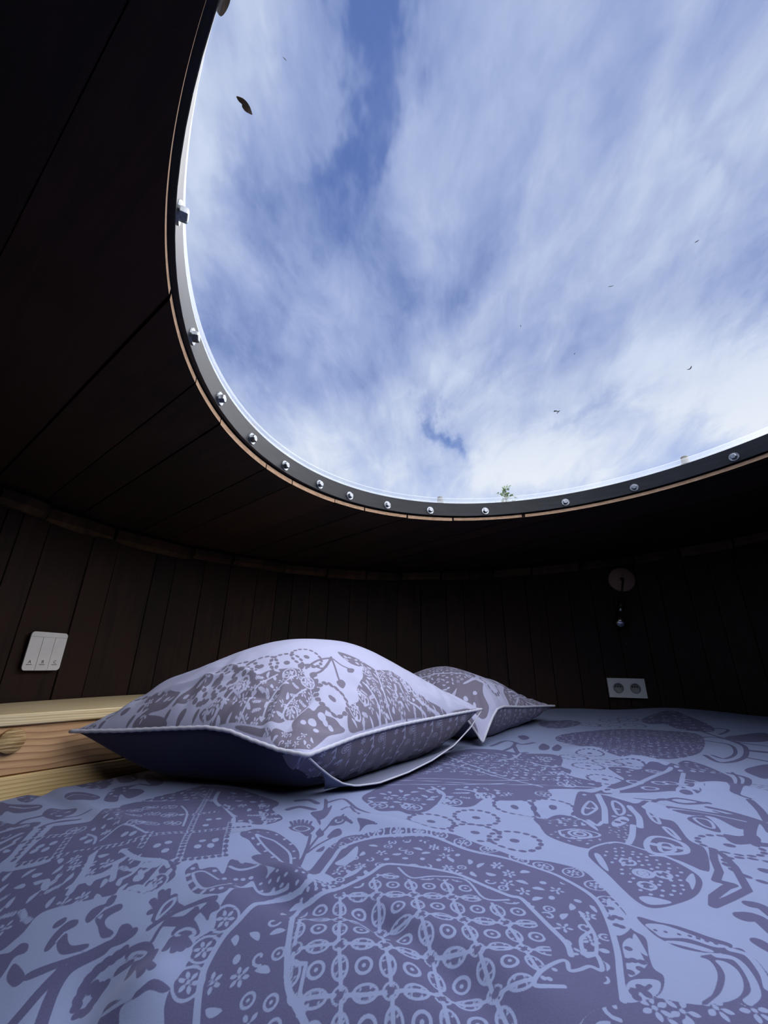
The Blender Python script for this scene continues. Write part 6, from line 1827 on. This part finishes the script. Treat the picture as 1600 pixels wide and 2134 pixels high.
near, nplan, nseam, no3 = pillow(
    'pillow', 'plump printed pillow lying nearest the camera, its navy underside showing',
    [(-0.577, 0.865), (-0.115, 0.745), (0.290, 1.300), (-0.172, 1.420)],
    [(0, -0.126), (.2, -.1215), (.4, -.114), (.558, -.1085), (.66, -.1115), (.76, -.1225), (.88, -.133), (1, -.1365)],
    [(0, -.1365), (.1, -.132), (.21, -.126), (.43, -.1212), (.69, -.1192), (1, -.115)],
    [(0, -.115), (.5, -.125), (1, -.13)], [(0, -.13), (.5, -.125), (1, -.126)],
    0.172, (-0.10, -0.02), PILLOW_PRINT,
    [(-0.25, -0.86, 0.30, 0.018, 0.10, 0.007), (0.10, -0.80, 0.22, 0.022, -0.12, 0.006), (0.55, -0.86, 0.035, 0.16, 0.5, 0.006),
     (0.70, -0.80, 0.03, 0.14, 0.3, -0.006), (-0.55, -0.78, 0.25, 0.02, 0.25, 0.006), (0.30, -0.90, 0.16, 0.016, 0.2, -0.006)], True)

# the open end: the lower sheet of the case lies out on the duvet with a white hem
hem = [(-0.112, 0.748, -0.141), (-0.1, 0.781, -0.16), (-0.083, 0.82, -0.182), (-0.064, 0.843, -0.197), (-0.041, 0.857, -0.2035), (0.0, 0.881, -0.204), (0.058, 0.964, -0.204),
       (0.118, 1.059, -0.2), (0.185, 1.165, -0.187), (0.245, 1.245, -0.156), (0.289, 1.296, -0.118)]
hem = [Vector(p) for p in hem]


def resample(pts, n):
    L = [0.0]
    for a, b in zip(pts, pts[1:]): L.append(L[-1] + (b - a).length)
    out = []
    for k in range(n):
        t = L[-1] * k / (n - 1)
        i = max(j for j in range(len(L) - 1) if L[j] <= t + 1e-9)
        f = (t - L[i]) / max(1e-9, L[i + 1] - L[i])
        out.append(pts[i].lerp(pts[i + 1], min(1, f)))
    return out


hm = resample(hem, 80)
V = []
for k, p in enumerate(hm):
    b = k / 79
    t = np.array([-1 + 2 * b]); s1 = np.array([0.80])
    c = nplan(s1, np.maximum(t, -0.66))[0]
    zi = float(duvet_z(c[0], c[1])) + 0.0035
    edge_k = min(1.0, min(b, 1 - b) / 0.10)
    tip = nplan(np.array([1.0]), t)[0]; zt = float(nseam(np.array([1.0]), t)[0]) - 0.004
    inn = Vector((c[0], c[1], zi)) * edge_k + Vector((tip[0], tip[1], zt)) * (1 - edge_k)
    for j in range(9):
        f = j / 8
        q = inn.lerp(p, f)
        gz = float(duvet_z(q.x, q.y)) + 0.0038
        q.z = max(q.z, gz)
        V.append(q - near.location)
me = mesh('flange', V, grid_faces(80, 9))
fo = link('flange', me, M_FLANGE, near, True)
tube('hem', [Vector(V[k * 9 + 8]) for k in range(80)], 0.0016, M_PIPE, near, 6)

pillow('pillow', 'flatter printed pillow behind the plump one, further along the ledge',
       [(-0.080, 1.530), (0.290, 1.310), (0.675, 1.750), (0.305, 1.970)],
       [(0, -.14), (.5, -.13), (.9, -.15), (1, -.2000)],
       [(0, -.2000), (.079, -.172), (.16, -.142), (.228, -.1236), (.317, -.1197), (.57, -.1290), (1, -.1384)],
       [(0, -.1384), (.5, -.14), (1, -.14)], [(0, -.14), (.5, -.14), (1, -.14)],
       0.105, (-0.25, -0.30), PILLOW_PRINT2,
       [(0.45, 0.18, 0.55, 0.05, -0.2, -0.010), (0.30, 0.36, 0.40, 0.10, -0.2, 0.008)], False)

# ------------------------------------------------------------------ wall switch
def wall_frame(deg, z, gap=0.0):
    """matrix: x along the wall to the viewer's right, y up, z out of the wall into the room"""
    a = math.radians(deg)
    outw = Vector((-math.cos(a), -math.sin(a), 0))
    rt = Vector((math.sin(a), -math.cos(a), 0))
    p = wpt(deg, RR - 0.0022 - gap, z)
    return Matrix.Translation(p) @ Matrix((rt, Vector((0, 0, 1)), outw)).transposed().to_4x4()


def rounded(w, h, r, n=6):
    out = []
    for cx, cy, a0 in ((w / 2 - r, h / 2 - r, 0), (-w / 2 + r, h / 2 - r, 90), (-w / 2 + r, -h / 2 + r, 180), (w / 2 - r, -h / 2 + r, 270)):
        for k in range(n + 1):
            a = math.radians(a0 + 90 * k / n)
            out.append((cx + r * math.cos(a), cy + r * math.sin(a)))
    return out


def plate(name, outline, z0, z1, mat, parent, bevel=0.0):
    return prism(name, [(x, y, z0) for x, y in outline], (0, 0, z1 - z0), mat, parent, bevel)


def lettering(name, txt, size, M, mat, parent):
    cu = bpy.data.curves.new(name, 'FONT')
    cu.body = txt
    cu.size = size
    cu.align_x = 'CENTER'
    cu.extrude = 0.00015
    tmp = bpy.data.objects.new(name, cu)
    C.objects.link(tmp)
    dg = bpy.context.evaluated_depsgraph_get()
    me = bpy.data.meshes.new_from_object(tmp.evaluated_get(dg))
    bpy.data.objects.remove(tmp)
    me.transform(M)
    me.materials.clear()
    return link(name, me, mat, parent)


sw = empty('wall_switch')
SWD = math.degrees(2.8484)
sw.matrix_world = wall_frame(SWD, 0.0175, 0.0022)
tag(sw, 'white three-button wall switch lettered A B C above the ledge', 'switch')
plate('back_box', rounded(0.084, 0.084, 0.008), 0.0, 0.0075, M_SIDE, sw, 0.0008)
plate('face_plate', rounded(0.086, 0.0105, 0.004) if False else [(x, y) for x, y in rounded(0.086, 0.086, 0.008)], 0.0078, 0.0092, M_GROOVE, sw)
# top strip and the three buttons, each with its letter and a bar
strip_out = [(x, y) for x, y in rounded(0.0858, 0.0858, 0.008) if y > 0.0300]
strip_out = [(0.0429, 0.0318)] + [p for p in strip_out if p[1] > 0.0318] + [(-0.0429, 0.0318)]
plate('top_strip', strip_out, 0.0092, 0.0108, M_WHITE, sw)
w3 = 0.0858 / 3
full = rounded(0.0858, 0.0858, 0.008)
for i, ch in enumerate('ABC'):
    x0, x1 = -0.0429 + i * w3 + (0.0005 if i else 0), -0.0429 + (i + 1) * w3 - (0.0005 if i < 2 else 0)
    o = [(x1, 0.0313), (x0, 0.0313)]
    if i == 0: o += [p for p in full if p[0] < -0.0349 and p[1] < 0.0]
    else: o += [(x0, -0.0429)]
    if i == 2: o += [p for p in full if p[0] > 0.0349 and p[1] < 0.0]
    else: o += [(x1, -0.0429)]
    b = plate('button', o, 0.0092, 0.0108, M_WHITE, sw)
    xm = (x0 + x1) / 2 - 0.001
    lettering('letter', ch, 0.0100, Matrix.Translation((xm, -0.0272, 0.01095)), M_INK, b)
    plate('bar', [(xm - 0.0066, -0.0306), (xm + 0.0066, -0.0306), (xm + 0.0064, -0.0294), (xm - 0.0064, -0.0294)], 0.0108, 0.01105, M_INK, b)

# ------------------------------------------------------------------ double socket
so = empty('double_socket')
so.matrix_world = wall_frame(72.55, -0.0825, 0.0022)
tag(so, 'white double power socket on the dark wall above the duvet', 'socket')


def plate_with_holes(name, w, h, holes, r, z0, z1, mat, parent):
    """front sheet with round openings: a grid of fans per half"""
    bm = bmesh.new()
    N = 32
    halves = [(-w / 2, 0), (0, w / 2)]
    for (xa, xb), (hx, hy) in zip(halves, holes):
        inner, outer = [], []
        for k in range(N):
            a = 2 * PI * k / N + PI / 4
            inner.append((hx + r * math.cos(a), hy + r * math.sin(a)))
            c, s = math.cos(a), math.sin(a)
            m = 1e9
            if c > 1e-9: m = min(m, (xb - hx) / c)
            if c < -1e-9: m = min(m, (xa - hx) / c)
            if s > 1e-9: m = min(m, (h / 2 - hy) / s)
            if s < -1e-9: m = min(m, (-h / 2 - hy) / s)
            outer.append((hx + m * c, hy + m * s))
        # corners of the half plate
        vi = [bm.verts.new((x, y, z1)) for x, y in inner]
        vd = [bm.verts.new((x, y, z0 + 0.0004)) for x, y in inner]
        vo = [bm.verts.new((x, y, z1)) for x, y in outer]
        for k in range(N):
            q = (k + 1) % N
            bm.faces.new((vi[k], vi[q], vo[q], vo[k]))
            bm.faces.new((vi[k], vd[k], vd[q], vi[q]))
        cor = [(xa, -h / 2), (xb, -h / 2), (xb, h / 2), (xa, h / 2)]
        for cx_, cy_ in cor:
            # nearest gap in the outer loop around the corner
            for k in range(N):
                q = (k + 1) % N
                (ax, ay), (bx, by) = outer[k], outer[q]
                on = lambda v, t: abs(v - t) < 1e-7
                if (on(ax, cx_) and on(by, cy_) and not on(ay, cy_) and not on(bx, cx_)) or (on(ay, cy_) and on(bx, cx_) and not on(ax, cx_) and not on(by, cy_)):
                    bm.faces.new((vo[k], vo[q], bm.verts.new((cx_, cy_, z1))))
    # rim
    e = [(-w / 2, -h / 2), (w / 2, -h / 2), (w / 2, h / 2), (-w / 2, h / 2)]
    a = [bm.verts.new((x, y, z1)) for x, y in e]
    b = [bm.verts.new((x * 1.015, y * 1.02, z0)) for x, y in e]
    for k in range(4):
        bm.faces.new((a[k], a[(k + 1) % 4], b[(k + 1) % 4], b[k]))
    bm.faces.new(b)
    return from_bm(name, bm, mat, parent)


plate_with_holes('cover_plate', 0.156, 0.083, [(-0.0355, -0.001), (0.0355, -0.001)], 0.0225, 0.0, 0.0130, M_OUTLET, so)
for sx in (-0.0355, 0.0355):
    M = Matrix.Translation((sx, -0.001, 0))
    well = lathe('well', [(0, 0.0012), (0.0188, 0.0012), (0.0192, 0.0125), (0.0196, 0.0142), (0.0208, 0.0142), (0.0212, 0.0110)], M_WELL, so, 36, M)
    for hx, hy in ((-0.0095, 0.006), (0.0, 0.006), (0.0095, 0.006)):
        lathe('pin_hole', [(0, 0.0016), (0.0030, 0.0016), (0.0032, 0.0013)], M_SIDE, well, 14, Matrix.Translation((sx + hx, -0.001 + hy, 0)))

# small screw in the wall between lamp and socket
scw = empty('wall_screw')
scw.matrix_world = wall_frame(71.3, 0.116, 0.0)
tag(scw, 'tiny bright screw head in the dark wall between bulb and socket', 'screw')
lathe('head', [(0, 0.0), (0.0016, 0.0), (0.0014, 0.0018), (0, 0.0026)], M_CHROME, scw, 12)

# ------------------------------------------------------------------ hanging bulb on its wall rose
lamp = empty('hanging_lamp')
LM = wall_frame(70.25, 0.422, 0.0022)
lamp.matrix_world = LM
tag(lamp, 'unlit mirror-tipped bulb hanging on a black cord from a round wall rose', 'lamp')
lathe('rose', [(0, 0), (0.060, 0), (0.060, 0.014), (0.057, 0.017), (0, 0.018)], M_ROSE, lamp, 48)
lathe('cord_nut', [(0, 0.018), (0.008, 0.018), (0.008, 0.028), (0.005, 0.031), (0, 0.031)], M_HOLDER, lamp, 20)
cp = [(0, 0, 0.026), (0, -0.001, 0.040), (-0.002, -0.010, 0.052), (-0.008, -0.030, 0.058), (-0.016, -0.060, 0.058), (-0.023, -0.090, 0.058), (-0.028, -0.112, 0.058)]
cv = smooth([(p[0], p[1]) for p in cp], False, 5)
cz = smooth([(p[2], p[1]) for p in cp], False, 5)
tube('cord', [(a[0], a[1], b[0]) for a, b in zip(cv, cz)], 0.0042, M_CORD, lamp, 10)
BM_ = Matrix.Translation((-0.0275, -0.108, 0.058)) @ Matrix(((1, 0, 0, 0), (0, 0, -1, 0), (0, 1, 0, 0), (0, 0, 0, 1)))     # hangs down
BM_ = BM_ @ Matrix.Rotation(math.radians(-12), 4, 'Y')
lathe('lamp_holder', [(0, 0), (0.009, 0.0), (0.0165, 0.008), (0.0170, 0.036), (0.0150, 0.040), (0, 0.040)], M_HOLDER, lamp, 28, BM_)
lathe('screw_cap', [(0, 0.040), (0.0128, 0.040), (0.0132, 0.043), (0.0126, 0.046), (0.0132, 0.049), (0.0126, 0.052), (0.012, 0.055), (0, 0.055)], M_CHROME, lamp, 28, BM_)
bulb = lathe('bulb', [(0.0118, 0.053), (0.0125, 0.060), (0.0165, 0.070), (0.0255, 0.082), (0.0300, 0.094), (0.0306, 0.103), (0.0280, 0.115), (0.0210, 0.126), (0.0110, 0.132), (0, 0.1335)], M_BULB, lamp, 40, BM_)
lathe('mirror_cap', [(0.0308, 0.1015), (0.0310, 0.1035), (0.0284, 0.1154), (0.0213, 0.1264), (0.0112, 0.1324), (0, 0.1339)], M_MIRROR, bulb, 40, BM_)
lathe('stem', [(0, 0.054), (0.0050, 0.054), (0.0030, 0.070), (0.0022, 0.086), (0, 0.088)], M_BULB, bulb, 16, BM_)
for k in range(4):
    a = PI / 4 + k * PI / 2
    pts = [BM_ @ Vector((0.004 * math.cos(a), 0.004 * math.sin(a), 0.084)), BM_ @ Vector((0.012 * math.cos(a), 0.012 * math.sin(a), 0.112))]
    tube('filament', pts, 0.0011, M_FIL, bulb, 6)

# ------------------------------------------------------------------ things lying on the dome
def on_dome(dx, dy):
    """where the sight line through direction (dx,dy,1) meets the dome; only used to find the place on the dome"""
    lo, hi = 0.2, 1.4
    for _ in range(50):
        m = (lo + hi) / 2
        x, y = dx * m, dy * m
        r = math.hypot(x - OX, y - OY)
        s = ceil_z(x, y) + dome_h(r)
        if m < s: lo = m
        else: hi = m
    x, y = dx * lo, dy * lo
    e = 0.002
    f = lambda a, b: ceil_z(a, b) + dome_h(min(BI, math.hypot(a - OX, b - OY)))
    nrm = Vector((-(f(x + e, y) - f(x - e, y)) / (2 * e), -(f(x, y + e) - f(x, y - e)) / (2 * e), 1)).normalized()
    return Vector((x, y, f(x, y))), nrm


def dome_leaf(name, label, dxy, outline, size, rot, curl=0.15, mat=M_LEAF, cat='leaf', group='debris lying on the dome'):
    p, nrm = on_dome(*dxy)
    bm = bmesh.new()
    pts = smooth(outline, True, 3)
    top = [bm.verts.new((x * size, y * size, 0.0006 + curl * size * (abs(x) ** 2 + 0.6 * y * y))) for x, y in pts]
    low = [bm.verts.new((x * size, y * size, 0.0001 + curl * size * (abs(x) ** 2 + 0.6 * y * y))) for x, y in pts]
    bm.faces.new(top); bm.faces.new(list(reversed(low)))
    for i in range(len(top)):
        bm.faces.new((low[i], low[(i + 1) % len(low)], top[(i + 1) % len(top)], top[i]))
    bmesh.ops.triangulate(bm, faces=[f for f in bm.faces if len(f.verts) > 4])
    o = from_bm(name, bm, mat)
    zq = nrm.to_track_quat('Z', 'Y')
    o.matrix_world = Matrix.Translation(p + nrm * 0.0006) @ zq.to_matrix().to_4x4() @ Matrix.Rotation(rot, 4, 'Z')
    tag(o, label, cat, group)
    return o


LEAF = [(-1, 0.02), (-0.65, 0.16), (-0.2, 0.30), (0.25, 0.34), (0.65, 0.24), (1, -0.05), (0.72, -0.14), (0.40, -0.08), (0.25, -0.20), (-0.15, -0.22), (-0.6, -0.10)]
dome_leaf('dead_leaf', 'small dark curled leaf stuck high on the dome near the bolted band', (-0.2788, 0.4682), LEAF, 0.0125, -0.95, 0.2)
LEAF2 = [(-1, 0.3), (-0.4, 0.5), (0.3, 0.45), (1.0, 0.35), (0.8, -0.1), (0.5, -0.35), (0.15, -1.0), (-0.2, -0.6), (-0.7, -0.3)]
dome_leaf('dead_leaf', 'dark broken leaf at the very top edge of the picture', (-0.2702, 0.3290), LEAF2, 0.0135, 0.1, 0.1)
TW = [(-1, 0.5), (-0.7, 0.55), (-0.45, 0.28), (0.3, 0.28), (0.95, 0.10), (0.85, -0.45), (0.35, -0.12), (-0.45, 0.02), (-0.62, -0.75), (-0.86, -0.7), (-0.75, 0.05)]
dome_leaf('seed_husk', 'forked grey seed husk low on the dome above the tree sprig', (0.7125, 1.447), TW, 0.0085, 0.1, 0.1, cat='seed husk')
BL = [(-1, 0.05), (-0.3, 0.22), (0.4, 0.2), (1, 0.1), (0.4, -0.2), (-0.4, -0.22)]
dome_leaf('seed_husk', 'bent dark seed husk low on the dome towards its brightest cloud', (1.0728, 1.1724), [(-1, .6), (-.6, .5), (-.1, -.1), (.5, -.2), (1, .2), (.6, -.5), (-.2, -.6)], 0.0060, -0.2, 0.1, cat='seed husk')
dome_leaf('twig_bit', 'thin upright bit of twig on the dome', (0.6227, 0.8462), [(-1, 0.0), (0, 0.18), (1, 0.0), (0, -0.02)], 0.0058, 1.5, 0.05, cat='twig')
dome_leaf('seed_husk', 'short dark oval seed husk high on the dome over the pale cloud', (0.7677, 0.7149), BL, 0.0034, 0.2, 0.1, cat='seed husk')
dome_leaf('seed_husk', 'tiny slanted seed husk on the dome above the forked one', (0.6382, 1.1114), BL, 0.0027, 0.8, 0.1, cat='seed husk')
dome_leaf('seed_husk', 'tiny seed husk on the dome against the blue gap', (0.4180, 0.9943), BL, 0.0027, -0.2, 0.1, cat='seed husk')
dome_leaf('twig_bit', 'hair-thin bit of twig near the dark curled leaf', (-0.1888, 0.3996), [(-1, 0.0), (0, 0.16), (1, 0.0), (0, -0.02)], 0.0028, -1.2, 0.05, cat='twig')

# ------------------------------------------------------------------ outside: meadow and the tree whose tip shows over the rim
gr = disc('ground', 0, 0, 60, -1.6, M_GRASS, 64)
tag(gr, 'green meadow around the cabin', None, None, 'structure')
TD = Vector((0.30668, 0.95181, 0)).normalized()
tb = TD * 9.0
tree = empty('birch_tree', (tb.x, tb.y, -1.6))
tag(tree, 'slim green tree whose tip shows over the rim of the dome', 'tree')
rt = random.Random(11)
TIP = 0.4235 * 9.0 + 1.6 - 0.05


def trunk_at(h):
    return Vector((0.10 * math.sin(h * 0.9) * h / TIP, 0.06 * math.sin(h * 1.3 + 1) * h / TIP, h))


tp = [trunk_at(TIP * k / 14) for k in range(15)]
off0 = tp[-1].copy()
tp = [Vector((p.x - off0.x * p.z / TIP, p.y - off0.y * p.z / TIP, p.z)) for p in tp]
tube('trunk', tp, [0.085 * (1 - k / 14.6) + 0.004 for k in range(15)], M_BARK, tree, 8)
lv, lf = [], []


def add_leaf(p, d, l):
    d = d.normalized()
    s = d.cross(Vector((rt.uniform(-1, 1), rt.uniform(-1, 1), rt.uniform(0.3, 1)))).normalized()
    b = len(lv)
    nn = s.cross(d) * (0.12 * l)
    lv.extend([p, p + d * l * 0.45 + s * l * 0.30 + nn, p + d * l, p + d * l * 0.45 - s * l * 0.30 + nn])
    lf.append((b, b + 1, b + 2)); lf.append((b, b + 2, b + 3))


for k in range(46):
    h = TIP * (0.30 + 0.70 * (k / 45) ** 0.85)
    base = tp[0].lerp(tp[-1], h / TIP)
    reach = 0.10 + 1.05 * (1 - h / TIP) ** 0.8
    az = k * 2.4 + rt.uniform(-.3, .3)
    dv = Vector((math.cos(az), math.sin(az), 0.75)).normalized()
    if k == 45: reach, dv = 0.06, Vector((0.1, 0, 1))
    m = 6
    br = [base + dv * reach * j / m + Vector((0, 0, 0.10 * reach * (j / m) ** 2)) for j in range(m + 1)]
    tube('branch', br, [0.012 * (1 - j / (m + 0.5)) * (0.4 + reach) + 0.002 for j in range(m + 1)], M_BARK, tree, 5)
    for j in range(1, m + 1):
        for q in range(5 if reach > 0.3 else 3):
            d_ = Vector((rt.uniform(-1, 1), rt.uniform(-1, 1), rt.uniform(-0.2, 0.9)))
            add_leaf(br[j] + d_ * 0.03, d_, rt.uniform(0.055, 0.085))
fo_ = link('foliage', mesh('foliage', lv, lf), M_GREEN, tree)
fo_['kind'] = 'stuff'
